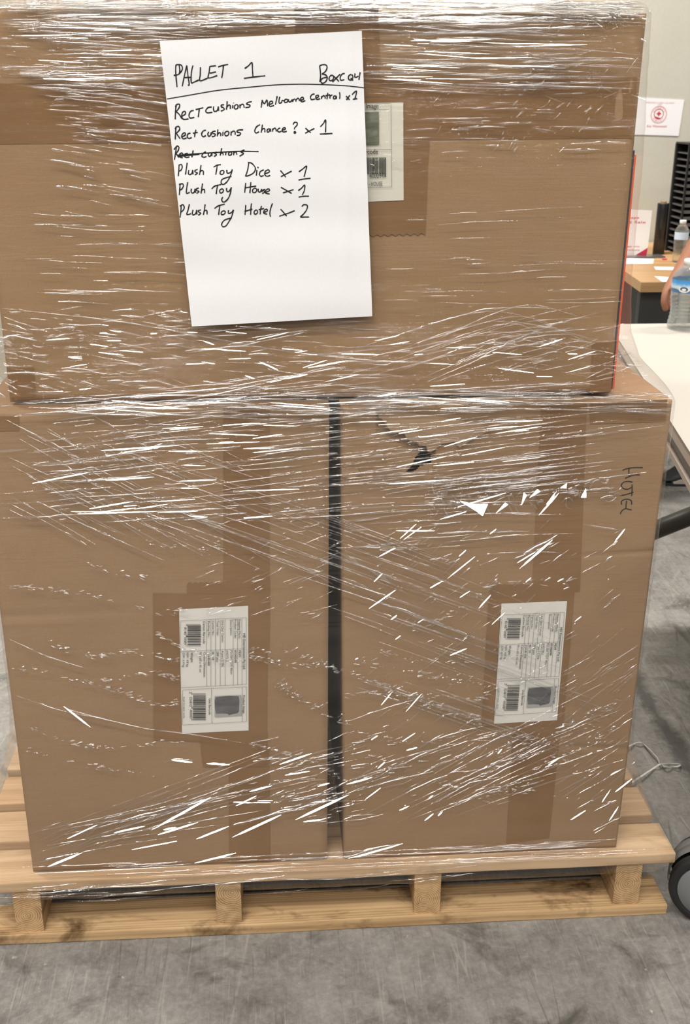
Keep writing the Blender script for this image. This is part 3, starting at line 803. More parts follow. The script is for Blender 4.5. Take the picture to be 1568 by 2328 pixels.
# top band and upper carton
strew(150, (-20, 2, 1300, 60), (80, 420), (-.03, .03))
strew(120, (-20, 50, 420, 200), (40, 260), (-.02, .08))
strew(90, (800, 50, 1200, 200), (80, 380), (-.03, .06), wd=(.0014, .0036))
strew(60, (90, 190, 330, 330), (30, 170), (.0, .2))
strew(24, (100, 330, 330, 480), (40, 130), (.08, .25))
strew(46, (980, 200, 1370, 350), (8, 34), (-2.2, -.5), wd=(.001, .002))
strew(26, (860, 210, 1330, 350), (40, 200), (-.05, .02))
strew(28, (40, 480, 400, 690), (40, 240), (-.02, .06), wd=(.001, .0024))
strew(24, (850, 480, 1240, 690), (40, 260), (-.06, .02), wd=(.001, .0024))
strew(60, (1180, 20, 1450, 300), (8, 60), (-1.5, .6), wd=(.001, .002))
strew(150, (-20, -6, 1420, 22), (30, 260), (-.03, .03), wd=(.002, .006))
strew(60, (1330, 0, 1440, 40), (8, 60), (-.6, .8), wd=(.0014, .004))
strew(50, (-40, 760, 24, 900), (8, 50), (-.5, .9), wd=(.0014, .0036))
# foot of the upper carton
strew(120, (-10, 700, 400, 880), (20, 110), (-.2, .35))
strew(46, (400, 740, 900, 890), (40, 240), (-.22, .15))
for i in range(20):
    y0 = 800+rc.uniform(-40, 70); x0 = 900+rc.uniform(-120, 160)
    crease([(x0, y0), ((x0+1370)/2, y0-60-rc.uniform(0, 30)), (1340+rc.uniform(-90, 40), 690+rc.uniform(0, 110))], rc.uniform(.0012, .003), .0009, .3)
strew(60, (1100, 740, 1390, 890), (30, 160), (-.5, .25), wd=(.001, .0024))
crease([(0, 700), (300, 735), (600, 790), (800, 815), (1050, 830)], .0028, .001, .2)
crease([(400, 910), (520, 890), (640, 860), (760, 830)], .0042, .0019, 0)
crease([(160, 912), (330, 898), (480, 885), (620, 862), (790, 832)], .0036, .0016, .1)
# the join between the layers
strew(105, (-20, 885, 1150, 945), (70, 420), (-.09, .05), wd=(.0014, .004))
strew(60, (1050, 890, 1500, 935), (40, 220), (-.06, .06))
# upper part of the lower cartons
strew(120, (-10, 940, 760, 1190), (40, 330), (-.16, -.04))
strew(46, (0, 930, 380, 1200), (90, 300), (.42, .62), wd=(.0012, .0026))
strew(90, (740, 950, 1240, 1130), (60, 340), (-.16, -.06))
for (a, c, w_) in (((180, 1050), (400, 1003), .0042), ((130, 1098), (350, 1078), .004), ((170, 1128), (360, 1118), .0034), ((0, 1178), (300, 1158), .003), ((300, 1158), (760, 1110), .002),
               ((0, 1145), (190, 1130), .002), ((360, 1115), (760, 1062), .0022), ((360, 1075), (760, 1035), .002), ((770, 1065), (1300, 1030), .0022), ((780, 1088), (1260, 1045), .0026), ((850, 1100), (1080, 1085), .0034), ((770, 950), (1040, 940), .003), ((770, 1040), (920, 1012), .0034)):
    crease([a, ((a[0]+c[0])/2, (a[1]+c[1])/2+3), c], w_, w_*.42, .1)
strew(34, (760, 1130, 1130, 1260), (60, 260), (-.12, .02), wd=(.0014, .0034))
# crumple on the right carton
for _ in range(84):
    t = rc.random(); x0 = 965+t*430; y0 = 1140-28*t+rc.gauss(0, 16)
    L = rc.uniform(10, 46); a = rc.choice((rc.uniform(-1.2, -.4), rc.uniform(-.25, .25), rc.uniform(.7, 1.3))); kx = rc.uniform(-.5, .5)*L
    w_ = rc.uniform(.0014, .0036)
    crease([(x0, y0), (x0+L*.3*cos(a)-kx*sin(a)*.8, y0+L*.3*sin(a)+kx*cos(a)*.8), (x0+L*.7*cos(a)-kx*sin(a), y0+L*.7*sin(a)+kx*cos(a)), (x0+L*cos(a), y0+L*sin(a))], w_, w_*.55, 0, 12)
strew(40, (960, 1085, 1330, 1135), (20, 130), (-.2, .02), wd=(.0014, .003))
crease([(1020, 1138), (1060, 1150), (1085, 1158)], .010, .0035); crease([(1165, 1275), (1200, 1252), (1245, 1228), (1270, 1212)], .006, .003)
crease([(1160, 1272), (1210, 1255), (1262, 1232)], .004, .002); crease([(1322, 1190), (1360, 1198), (1410, 1205)], .003, .0014)
# middle: slanting wraps down to the right, ticks up to the right
for i in range(34):
    x0 = 200+rc.uniform(0, 560); y0 = 1010+(x0-200)*.34+rc.uniform(-70, 150); L = rc.uniform(160, 520)
    crease([(x0, y0), (x0+L/2, y0+L*.17), (x0+L, y0+L*.36)], rc.uniform(.001, .0022), .0007, .2)
for i in range(26):
    x0 = 760+rc.uniform(-20, 240); y0 = 1215+(x0-760)*.36+rc.uniform(-10, 330); L = rc.uniform(120, 420)
    crease([(x0, y0), (x0+L/2, y0+L*.17), (x0+L, y0+L*.35)], rc.uniform(.0014, .0034), .0011, .1)
for (a, c, w_) in (((760, 1250), (920, 1345), .004), ((855, 1365), (1140, 1475), .004), ((770, 1310), (860, 1350), .003), ((1000, 1468), (1130, 1518), .003), ((770, 1395), (1130, 1545), .0026), ((640, 1270), (760, 1330), .0026)):
    crease([a, ((a[0]+c[0])/2, (a[1]+c[1])/2-4), c], w_, w_*.42, .05)
strew(150, (830, 1200, 1420, 1720), (12, 60), (-1.0, -.35), wd=(.001, .0026))
strew(60, (430, 1180, 760, 1420), (14, 70), (-.6, -.15), wd=(.001, .0024))
strew(60, (1240, 1500, 1420, 1900), (20, 140), (-.9, -.5), wd=(.0008, .0018))
# beaded wrap edges
for pts, n in (([(20, 1330), (120, 1340), (230, 1358), (360, 1390), (420, 1385)], 60), ([(110, 1462), (200, 1490), (290, 1480), (400, 1500)], 60), ([(30, 1515), (170, 1545), (260, 1570), (350, 1600), (400, 1595)], 70),
               ([(60, 1650), (150, 1685), (250, 1700), (420, 1680)], 44), ([(60, 1705), (180, 1735), (290, 1755), (420, 1785)], 30), ([(200, 1280), (260, 1300), (330, 1310)], 26), ([(325, 1230), (400, 1245), (500, 1246)], 28),
               ([(560, 1490), (650, 1510), (750, 1520), (880, 1560)], 60), ([(780, 1580), (900, 1575), (1060, 1590), (1110, 1575)], 50), ([(800, 1660), (950, 1690), (1080, 1650)], 40), ([(560, 1690), (660, 1715), (790, 1770), (900, 1740)], 60),
               ([(230, 1545), (330, 1530), (410, 1545)], 40), ([(350, 1440), (420, 1475), (520, 1500), (640, 1500)], 50), ([(1090, 1820), (1240, 1730), (1390, 1600)], 44), ([(830, 370), (905, 366), (950, 370)], 12), ([(860, 1480), (960, 1500), (1110, 1510)], 30)):
    beads(pts, n)
for pts, n in (([(790, 1500), (900, 1520), (1010, 1545), (1120, 1560)], 40), ([(860, 1560), (960, 1600), (1090, 1640)], 36), ([(1150, 1700), (1260, 1660), (1400, 1590)], 40), ([(1160, 1790), (1280, 1720), (1400, 1660)], 36), ([(560, 1480), (680, 1490), (760, 1530)], 30),
               ([(930, 1430), (1010, 1400), (1110, 1330)], 20), ([(840, 1290), (930, 1285), (1010, 1270)], 16), ([(1100, 1330), (1190, 1325), (1300, 1320)], 24), ([(900, 1740), (1040, 1790), (1200, 1800), (1390, 1830)], 40), ([(620, 1560), (700, 1600), (790, 1650)], 40)):
    beads(pts, n, 7, (6, 26), (-.9, .3), (.0014, .003))
crease([(30, 1578), (130, 1612), (230, 1632), (330, 1655), (430, 1668), (560, 1690)], .0026, .0011, .2)
crease([(150, 1610), (205, 1625), (260, 1640)], .004, .0018)
crease([(370, 1732), (400, 1727), (440, 1728)], .003, .0013); crease([(470, 1735), (520, 1735)], .003, .0013)
crease([(15, 1450), (60, 1470), (110, 1492), (200, 1520)], .0026, .001, .1)
# fans gathering towards the foot
for i in range(18):
    y0 = 1880+i*4.2; x1 = rc.uniform(380, 780); rise = rc.uniform(.12, .38)
    crease([(75+rc.uniform(-10, 120), y0), (x1*.5, y0-(x1*.5-75)*rise*.9), (x1, y0-(x1-75)*rise)], rc.uniform(.0012, .0028), .0009, .25)
for (a, c, w_) in (((330, 1868), (480, 1812), .0062), ((515, 1880), (790, 1810), .0058), ((80, 1960), (185, 1938), .005), ((90, 1910), (180, 1868), .003), ((560, 1865), (700, 1838), .003), ((700, 1815), (790, 1800), .003),
               ((60, 1900), (140, 1868), .003), ((780, 1950), (910, 1917), .0046), ((660, 1850), (800, 1770), .004), ((790, 1640), (960, 1585), .003), ((800, 1800), (990, 1752), .004), ((860, 1740), (1000, 1700), .003), ((960, 1690), (1100, 1650), .003), ((1240, 1930), (1370, 1912), .003), ((1050, 1940), (1200, 1932), .002)):
    crease([a, ((a[0]+c[0])/2, (a[1]+c[1])/2-3), c], w_, w_*.45, .0)
for i in range(22):
    x0 = 800+rc.uniform(-20, 260); y0 = 1820+rc.uniform(-60, 60); L = rc.uniform(150, 480); s = rc.uniform(-.55, -.28)
    crease([(x0, y0), (x0+L/2, y0+s*L*.5-6), (x0+L, y0+s*L)], rc.uniform(.001, .0028), .0009, .3)
strew(80, (560, 1690, 800, 1880), (20, 120), (-.5, -.05), wd=(.0012, .003))
strew(60, (790, 1660, 1180, 1830), (16, 80), (-.6, 0), wd=(.0012, .003))
# along the deck edge and below it
for i in range(46):
    x0 = rc.uniform(-20, 1250); L = rc.uniform(80, 420); y0 = 2012-.047*x0+rc.uniform(-42, 0)
    crease([(x0, y0), (x0+L/2, y0-.047*L/2+1), (x0+L, y0-.047*L)], rc.uniform(.001, .0026), .0008, .2)
for i in range(34):
    x0 = rc.choice((rc.uniform(-20, 480), rc.uniform(540, 940), rc.uniform(-20, 160))); L = rc.uniform(40, 260); y0 = 2036-.05*x0+rc.uniform(-14, 26); s = rc.uniform(-.14, .02)
    crease([(x0, y0), (x0+L/2, y0+s*L/2+1), (min(x0+L, 1300), y0+s*L)], rc.uniform(.001, .003), .001, .2)
# flat film folds, tilts shaped to throw each lamp's glint at the camera
def glint_facet(poly, lpos):
    P = [fpoint(*q) for q in poly]; c = sum(P, Vector())/len(P)
    nrm = ((CAM-c).normalized()+(Vector(lpos)-c).normalized()).normalized()
    Y = [c.y-((p.x-c.x)*nrm.x+(p.z-c.z)*nrm.z)/nrm.y for p in P]
    sh_ = min(yfilm(p.z)-.0008-yv for p, yv in zip(P, Y))
    cr.add([(p.x, yv+sh_, p.z) for p, yv in zip(P, Y)], [tuple(range(len(P)))])
LA, LB, LC_ = (-.7, -1.9, 3.9), (-2.3, -1.5, 3.9), (1.1, -1.9, 3.9)
def fold(a, c, wpx, lpos):
    dx, dy = c[0]-a[0], c[1]-a[1]; L = sqrt(dx*dx+dy*dy); nx, ny = -dy/L*wpx/2, dx/L*wpx/2
    m1 = (a[0]+dx*.25, a[1]+dy*.25); m2 = (a[0]+dx*.75, a[1]+dy*.75)
    glint_facet([a, (m1[0]+nx, m1[1]+ny), (m2[0]+nx, m2[1]+ny), c, (m2[0]-nx, m2[1]-ny), (m1[0]-nx, m1[1]-ny)], lpos)
glint_facet([(1044, 1138), (1070, 1141), (1104, 1139), (1090, 1160), (1078, 1153)], LA)
for tri in ([(1200, 1127), (1221, 1112), (1226, 1116)], [(1272, 1106), (1288, 1098), (1284, 1107)], [(1316, 1126), (1331, 1110), (1328, 1126)], [(1124, 1160), (1148, 1142), (1153, 1146)], [(1236, 1140), (1262, 1118), (1250, 1136)], [(1180, 1142), (1190, 1120), (1196, 1124)]): glint_facet(tri, LC_)
for a, c, wp, lp in (((1168, 1276), (1256, 1226), 9, LC_), ((1215, 1160), (1270, 1120), 7, LC_), ((230, 1024), (410, 1001), 6, LB), ((240, 1092), (352, 1077), 6, LB), ((175, 1168), (360, 1149), 5, LB), ((110, 1963), (186, 1938), 7, LB),
                     ((345, 1856), (480, 1811), 7, LA), ((528, 1884), (640, 1851), 7, LA), ((668, 1846), (792, 1806), 7, LA), ((790, 1950), (915, 1917), 5, LA), ((145, 1605), (215, 1628), 6, LB), ((390, 1727), (438, 1729), 6, LA), ((470, 1735), (522, 1735), 5, LA),
                     ((640, 862), (700, 850), 7, LA), ((700, 836), (790, 818), 6, LA), ((855, 902), (900, 892), 8, LA), ((905, 985), (960, 975), 4, LA), ((1005, 1010), (1085, 992), 4, LC_), ((880, 1100), (1010, 1084), 5, LA), ((900, 1206), (985, 1200), 5, LA),
                     ((860, 1262), (900, 1244), 4, LA), ((1030, 1155), (1150, 1118), 4, LA), ((590, 822), (632, 838), 6, LA), ((500, 795), (560, 797), 5, LA), ((1000, 1180), (1060, 1162), 4, LA), ((835, 1375), (900, 1340), 4, LA), ((1010, 1300), (1080, 1264), 4, LC_), ((1085, 1372), (1115, 1352), 5, LC_), ((1390, 1225), (1420, 1202), 5, LC_)):
    fold(a, c, wp*.32, lp)
def folds(n, box, ln, slope, lamps, wp=(.7, 1.7)):
    for _ in range(n):
        x0 = rc.uniform(box[0], box[2]); y0 = rc.uniform(box[1], box[3]); L = rc.uniform(*ln); a = math.atan(rc.uniform(*slope))
        q = rc.choice(lamps); q = (q[0]+rc.uniform(-.5, .5), q[1], q[2])
        fold((x0, y0), (x0+L*cos(a), y0+L*sin(a)), rc.uniform(*wp), q)
folds(26, (60, 960, 620, 1180), (30, 130), (-.14, -.05), (LA, LB)); folds(13, (780, 950, 1180, 1090), (30, 120), (-.14, -.07), (LA, LC_))
folds(16, (830, 1190, 1380, 1500), (14, 50), (-.8, -.3), (LA, LC_), (.6, 1.2)); folds(18, (820, 1560, 1400, 1880), (10, 50), (-.7, -.25), (LA, LC_), (.6, 1.2)); folds(10, (500, 1720, 800, 1880), (20, 80), (-.35, -.1), (LA, LB))
folds(7, (90, 1860, 480, 1960), (30, 110), (-.32, -.16), (LA, LB)); folds(20, (60, 740, 560, 890), (12, 60), (-.15, .25), (LA, LB)); folds(20, (560, 760, 1300, 890), (20, 90), (-.3, .1), (LA, LC_))
folds(22, (860, 60, 1180, 190), (50, 180), (-.02, .08), (LA, LC_)); folds(22, (40, 30, 340, 190), (30, 120), (-.02, .06), (LA, LB)); folds(14, (40, 900, 1100, 930), (60, 200), (-.06, .02), (LA, LB, LC_))
wrap = thing('stretch_wrap', (0, .3, PH), 'clear crinkled plastic stretch wrap around the cartons, pulled tight down to the wooden pallet', 'plastic wrap')
sh = fm.build('film', M['film'], wrap, smooth=True)
c_o = cr.build('crease', M['crease'], wrap, smooth=True); c_o['kind'] = 'stuff'; c_o['label'] = 'glinting wrinkles of gathered plastic'

# ------------------------------------------------------------------ handwritten sheet
YP = YU-.0148
def wave(x, z):
    a = .0011*sin(z*95+x*6+.6)*.5+.0009*sin(z*41-x*9)
    a += .0010*noise.noise(Vector((x*10, 0, z*16)))
    a += .0014*bump1(x, .012+.02*(z-1.0), .004)*sstep(.93, 1.02, z)
    return a*.85
def sheet_pt(px, py, off=0):
    p = on_y(px, py, YP); return Vector((p.x, YP-wave(p.x, p.z)-off, p.z))
SQ = [(363, 93), (822, 70), (846, 719), (436, 742)]
note = thing('paper_sheet', on_y(640, 740, YP), 'white paper sheet with handwritten PALLET 1 list stuck on the wrap of the top carton', 'paper')
b = MB()
def sfn(u, v, off):
    t = Vector(SQ[0]).lerp(Vector(SQ[1]), u); bt = Vector(SQ[3]).lerp(Vector(SQ[2]), u); q = bt.lerp(t, v)
    return sheet_pt(q.x, q.y, off)
b.grid(lambda u, v: sfn(u, v, .0001), 40, 60); b.grid(lambda u, v: sfn(1-u, v, -.0001), 40, 60)
b.build('sheet', M['paper'], note, smooth=True)
z4 = zoom(380, 120, 3.4087); z5 = zoom(380, 270, 3.4087)
HW4 = """70,92 66,120 68,180 76,266|50,175 85,168 112,140 118,115 108,95 85,92 70,95 66,120|93,95 98,140 90,170|152,98 135,170 116,260|152,98 160,170 170,246 160,248|132,192 188,190|200,98 188,150 186,228 205,228 245,210|258,112 256,170 253,216 300,202 318,192|330,105 325,150 320,195 388,176|330,106 378,100|330,158 378,148|394,110 430,98 472,90|436,100 430,150 422,196|600,122 630,100 656,76 660,130 664,186|594,198 680,186 760,178
1180,100 1188,170 1182,226|1180,100 1205,92 1230,95 1238,115 1225,145 1198,165|1198,165 1225,170 1240,190 1230,220 1205,236 1190,225 1195,205 1210,195 1235,190|1275,172 1258,185 1254,208 1268,216 1285,205 1288,182 1275,172|1288,180 1310,200 1330,222|1340,165 1310,195 1280,226|1375,160 1355,165 1340,190 1345,212 1372,208|1425,165 1405,180 1405,205 1425,210 1438,190 1430,168|1420,195 1440,215|1455,160 1452,185 1462,190 1482,180|1494,150 1490,180 1484,210
70,400 64,450 62,515|62,420 75,400 95,400 92,425 70,455|68,455 95,480 112,510|115,490 140,475 138,455 120,460 112,490 125,515 165,512|205,445 180,455 168,485 178,505 210,500|220,440 280,425|248,435 244,470 240,498|345,420 315,425 298,450 312,465 350,460|360,415 358,440 368,455 388,445 396,415|396,415 398,450|440,402 420,405 418,418 435,425 440,440 415,452|464,375 462,410 458,440|460,425 475,405 488,410 488,435|508,405 506,430|512,387 515,390|535,400 520,415 525,435 545,430 548,408 535,400|562,400 564,430|563,412 582,398 592,405 596,425|655,378 625,385 615,398 640,405 635,420 605,425
735,365 732,395 728,425|735,365 752,395 772,365 776,390 778,415|788,400 815,392 812,375 795,380 788,400 798,415 828,408|852,335 845,370 838,402|872,340 866,370 868,390 885,385 890,370 905,372|920,358 908,370 912,385 928,382 934,366 920,358|940,360 942,378 955,380 966,365 968,380|972,360 974,380|974,368 990,355|995,358 998,378|998,365 1012,352 1022,360 1024,374|1035,368 1055,360 1052,345 1036,350 1034,368 1044,380 1070,370
1142,318 1120,325 1110,345 1118,362 1145,358|1150,350 1172,342 1168,328 1152,335 1152,352 1162,362 1185,355|1195,335 1196,358|1197,345 1212,332 1222,340 1224,355|1244,310 1240,340 1238,360|1225,332 1262,325|1262,325 1260,355|1262,335 1280,325|1305,332 1290,338 1288,355 1302,355 1310,335 1312,358|1335,305 1338,330 1336,358|1385,335 1400,350 1412,365|1415,328 1400,348 1388,365|1432,324 1452,304 1467,298 1462,328 1454,357|1438,360 1473,355"""
HW5 = """68,60 64,110 62,160|60,80 72,62 92,62 95,85 70,112|70,112 100,155|115,140 140,125 135,108 118,118 112,140 125,155 150,148|180,110 160,118 155,140 168,152 190,145|222,85 214,120 212,142|198,112 236,105|300,88 278,95 266,120 278,138 300,130|322,100 314,118 320,135 335,128 341,104|341,104 342,128|375,95 352,100 352,112 372,120 365,135 345,138|392,82 390,115 388,136|390,122 402,108 414,114 414,134|432,102 430,132|436,93 438,95|462,95 446,110 450,130 470,128 478,105 462,95|495,98 494,130|495,110 512,95 525,102 526,124|588,85 550,88 540,102 568,110 560,126 538,130
720,45 692,62 678,92 688,110 712,100|738,45 732,80 728,108|730,92 745,75 756,82 756,104|792,75 775,85 775,102 788,100 798,78 802,100|815,75 816,100|817,85 832,72 842,80 844,98|875,70 858,80 855,95 868,102 885,95|890,88 915,80 910,68 895,75 890,92 902,102 926,96|975,45 985,28 1005,30 1005,50 988,68 985,82|981,104 988,98 995,104 990,112 982,108 988,104|1070,72 1090,90 1112,108|1140,75 1105,92 1068,112|1186,62 1210,35 1226,8 1228,50 1226,105|1182,118 1230,116 1280,113
72,215 65,260 56,318|52,240 75,212 90,220 85,245 68,268|68,268 90,300|95,290 120,278 115,265 98,272 95,295 120,302|160,268 140,272 132,290 150,300 172,295|200,245 195,280 190,298|300,255 278,268 268,290 285,298 305,292|320,265 318,285 332,290 345,270 346,290|385,258 365,265 382,278 362,292|422,228 415,260 410,285|412,272 428,262 434,282|455,258 452,282|488,255 475,268 480,282 496,278 500,262 488,255|515,255 515,282|516,265 532,255 540,278|598,240 570,255 592,268 560,290|80,282 220,272 400,260 560,252 708,254|85,292 250,276
92,355 90,400 86,444|88,360 110,355 116,378 105,400 90,405|155,340 148,390 142,432|168,395 165,425 178,432 192,420 198,395|198,395 200,430|236,392 216,400 218,412 235,420 215,435|262,358 256,400 250,435|252,415 268,400 280,408 280,435|360,375 385,360 416,355|388,360 382,400 376,432|430,398 412,408 412,428 432,428 440,408 430,398|462,395 465,420 490,415 505,392|505,392 490,440 465,485 435,508 418,495 425,470 460,455 498,445|632,340 622,400 606,445|625,338 655,345 682,380 672,415 635,438 606,445|695,395 690,440|700,372 706,382|748,395 722,408 714,432 728,445 748,438|758,425 790,412 785,395 762,405 755,430 772,445 798,438|876,400 900,428 918,452|964,405 925,425 880,448|1020,410 1050,388 1080,366 1070,410 1060,450|1016,474 1060,466 1110,460
100,500 98,545 94,590|92,510 118,502 126,520 112,545 98,550|160,490 152,535 150,576 175,568|188,540 186,565 198,575 212,562 216,540|216,540 220,572|245,535 228,542 230,555 246,562 228,578|274,500 268,540 262,578|264,558 280,545 290,552 290,575|345,542 370,520 418,508|390,516 384,550 380,582|425,540 408,552 410,572 428,570 436,552 425,540|460,535 462,560 480,560 498,530|498,530 488,580 470,620 440,645 422,630 430,605|608,495 604,535 600,572|648,490 644,535 640,575|600,535 690,520|680,535 662,550 665,570 685,568 694,548 680,535|705,540 706,562 720,566 732,545 734,568|760,545 742,552 756,564 736,580|762,570 792,555 785,542 766,552 762,575 794,582|880,530 925,555 964,578|978,548 935,562 896,574|1015,556 1042,535 1064,512 1062,555 1046,590|1018,606 1060,600 1098,600
108,668 106,715 100,765|98,678 122,665 132,690 118,715 104,722|172,660 162,705 152,742 185,735|200,705 194,735 205,745 222,732 228,705|228,705 230,742|262,705 242,712 244,722 260,732 240,748|294,662 288,705 280,745|282,722 298,708 308,715 308,742|366,695 395,675 446,660|408,672 402,710 398,745|440,712 420,722 420,742 440,740 450,722 440,712|475,708 474,732 495,728 514,705|514,705 500,755 482,790 455,830 430,836 422,815 445,785 500,768|608,668 606,705 602,745|652,655 648,700 646,745|598,718 660,700|690,705 674,718 676,738 694,736 700,718 690,705|730,675 722,710 720,742|708,705 750,695|750,725 775,715 770,700 752,710 748,732 775,740|815,655 800,700 795,735 800,760|878,700 905,730 925,755|988,712 930,735 868,755|1042,680 1060,665 1085,672 1080,705 1055,740 1032,762 1065,762 1100,762"""
b = MB(); q = 0
for src, zf in ((HW4, z4), (HW5, z5)):
    for st in src.replace('\n', '|').split('|'):
        pts = [tuple(float(v) for v in p.split(',')) for p in st.split()]
        P = [sheet_pt(*zf(p), .0003+.000004*(q % 40)) for p in smoothline(pts, 5)]
        n = len(P); ribbon(b, P, [.00165*(.85+.3*noise.noise(Vector((i*.3, q, 0)))) for i in range(n)], (0, -1, 0)); q += 1
P = [sheet_pt(*z4(p), .0003) for p in smoothline([(-3, 358), (150, 332), (400, 290), (650, 265), (850, 248), (1050, 243), (1250, 248), (1400, 257), (1524, 271)], 6)]
ribbon(b, P, .0011, (0, -1, 0))
b.build('marker_writing', M['ink'], note)

# ------------------------------------------------------------------ white table on castors
TZ = .70
M['table_white'] = flat('cream_white_laminate', (.435, .415, .375), .5, .3)
M['edge_beige'] = flat('beige_edge_band', (.74, .70, .63), .5)
M['steel_grey'] = flat('grey_painted_steel', (.20, .20, .20), .35, .5)
M['steel_dark'] = flat('dark_grey_tube', (.075, .075, .07), .4, .5)
A_ = on_z(1522, 955, TZ); B_ = on_z(1570, 1031, TZ); 
dv = (B_-A_).normalized()
fy = on_z(1460, 736, TZ).y
C_ = A_ + dv*((fy-A_.y)/dv.y)              # far left corner
NL = A_ + dv*((-.25-A_.y)/dv.y)            # near left corner
rt = Vector((-dv.y, dv.x, 0)); rt = rt if rt.x > 0 else -rt
tab = thing('table', (C_.x+.45, (C_.y+NL.y)/2, 0), 'white topped table on castors at the right of the wrapped cartons', 'table')
FRt = C_+Vector((1, 0, 0))*.80; NRt = NL+Vector((1, 0, 0))*.80
def slab(mb, pts, z0, z1, mi=0):
    n = len(pts); vs = [(p.x, p.y, z1) for p in pts]+[(p.x, p.y, z0) for p in pts]
    mb.add(vs, [tuple(range(n)), tuple(range(2*n-1, n-1, -1))]+[(i, i+n, (i+1) % n+n, (i+1) % n) for i in range(n)], mi)
b = MB(); slab(b, [NL, NRt, FRt, C_], TZ-.004, TZ); b.build('tabletop', M['table_white'], tab)
def inset(p, k): return p+Vector((k, 0, 0))
b = MB(); slab(b, [inset(NL, .0005), inset(NRt, -.0005), inset(FRt, -.0005), inset(C_, .0005)], TZ-.020, TZ-.0042); b.build('edge_band', M['edge_beige'], tab)
b = MB(); slab(b, [inset(NL, .012)+Vector((0, .02, 0)), inset(NL, .045)+Vector((0, .02, 0)), inset(C_, .045)-Vector((0, .02, 0)), inset(C_, .012)-Vector((0, .02, 0))], TZ-.048, TZ-.0205)
b.build('rail', M['steel_grey'], tab)
b = MB(); slab(b, [inset(NL, .006)+Vector((0, .02, 0)), inset(NL, .05)+Vector((0, .02, 0)), inset(C_, .05)-Vector((0, .02, 0)), inset(C_, .006)-Vector((0, .02, 0))], TZ-.058, TZ-.0485)
b.build('rail_lip', M['edge_beige'], tab)
ybr = CAM.y+2.14
P0, P1 = on_y(1436, 1226, ybr), on_y(1780, 1090, ybr)
b = MB(); b.tube([P0, P1], .0205, 20); b.build('leg_brace', M['steel_dark'], tab, smooth=True)
b = MB(); b.tube([(P1.x, ybr, .06), (P1.x, ybr, TZ-.0485)], .022, 16); b.build('leg', M['steel_dark'], tab, smooth=True)
b = MB(); b.tube([(P1.x, ybr-.55, .105), (P1.x, ybr+.25, .105)], .02, 16); b.build('foot_bar', M['steel_dark'], tab, smooth=True)
# twin-wheel castor, near the pallet's right end
cast_c = on_y(1597, 2003, CAM.y+1.46)
gz = on_z(1614, 2074, 0); cc = Vector((on_y(1614, 2004, gz.y).x, gz.y+.0, on_y(1614, 2004, gz.y).z))
R_ = cc.z
axv = Vector((-.42, -.90, .02)).normalized()
ax = Vector((0, 0, 1)).rotation_difference(axv).to_matrix()
M['hub'] = flat('grey_castor_hub', (.17, .18, .18), .5); M['tyre'] = flat('black_rubber_tyre', (.012, .012, .013), .5); M['hood'] = flat('grey_castor_hood', (.15, .145, .14), .45)
hood = MB(); prof = []
hr = R_*1.0
for k in range(24):
    a = radians(-12+204*k/23)
    prof.append(a)
vs = []; fs = []
vert = Vector((0, 0, 1)); side = axv.cross(vert).normalized()
secs = ((-.030, .96), (-.027, 1.0), (-.004, 1.0), (-.002, .95), (.002, .95), (.004, 1.0), (.026, 1.0), (.029, .96))
for (o_, k_) in secs:
    for a in prof: vs.append(cc - axv*(.012+.0) + axv*o_*.6 + (side*cos(a)+vert*sin(a))*(R_*1.06*k_))
n_ = len(prof)
for j in range(len(secs)-1):
    for i in range(n_-1): fs.append((j*n_+i, j*n_+i+1, (j+1)*n_+i+1, (j+1)*n_+i))
hood.add(vs, fs)
cst = hood.build('castor', M['hood'], tab, smooth=True); cst['label'] = 'grey twin-wheel castor'
for s_ in (1, -1):
    tw = MB(); o_ = cc + axv*(.020*s_-.012*(1-s_)*.5)
    tw.lathe([(R_*.70, -.010), (R_*.94, -.010), (R_, -.006), (R_, .006), (R_*.96, .010), (R_*.80, .0105), (R_*.78, .009), (R_*.3, .009)], 48, 0, ax, o_)
    tw.build('tyre', M['tyre'], cst, smooth=True)
    if s_ == 1:
        hb = MB(); hb.lathe([(R_*.785, .0092), (R_*.76, .0112), (R_*.4, .0125), (0.0001, .0128)], 40, 0, ax, o_)
        put_text(hb, '4', o_+ax@Vector((-.020, -.004, .0127)), o_+ax@Vector((-.010, -.004, .0127)), .012, axv)
        hb.build('wheel_hub', M['hub'], cst, smooth=True)
b = MB(); b.tube([cc+Vector((.0, 0, R_*1.02)), cc+Vector((0, 0, R_*1.02+.05))], .009, 12); b.build('castor_stem', M['steel_dark'], cst, smooth=True)
b = MB(); b.tube([(cc.x, cc.y, R_+.09), (P1.x, ybr-.5, .105)], .018, 14); b.build('foot_bar', M['steel_dark'], tab, smooth=True)

# ------------------------------------------------------------------ bottles
def glass(name, tint=(1, 1, 1), ior=1.33):
    mm, nt, out = mat(name)
    g = N(nt, 'ShaderNodeBsdfGlass'); g.inputs['IOR'].default_value = ior; g.inputs['Roughness'].default_value = .0
    g.inputs['Color'].default_value = (*tint, 1)
    t = N(nt, 'ShaderNodeBsdfTransparent'); t.inputs[0].default_value = (.93, .95, .95, 1)
    mx = N(nt, 'ShaderNodeMixShader'); mx.inputs[0].default_value = .38
    nt.links.new(t.outputs[0], mx.inputs[1]); nt.links.new(g.outputs[0], mx.inputs[2])
    d2 = N(nt, 'ShaderNodeBsdfTranslucent'); d2.inputs[0].default_value = (.9, .93, .92, 1); m3 = N(nt, 'ShaderNodeMixShader'); m3.inputs[0].default_value = .16  # milky share stands in for light refracted through the clear bottle
    nt.links.new(mx.outputs[0], m3.inputs[1]); nt.links.new(d2.outputs[0], m3.inputs[2]); nt.links.new(m3.outputs[0], out.inputs[0]); return mm
M['water'] = glass('clear_bottle_of_water')
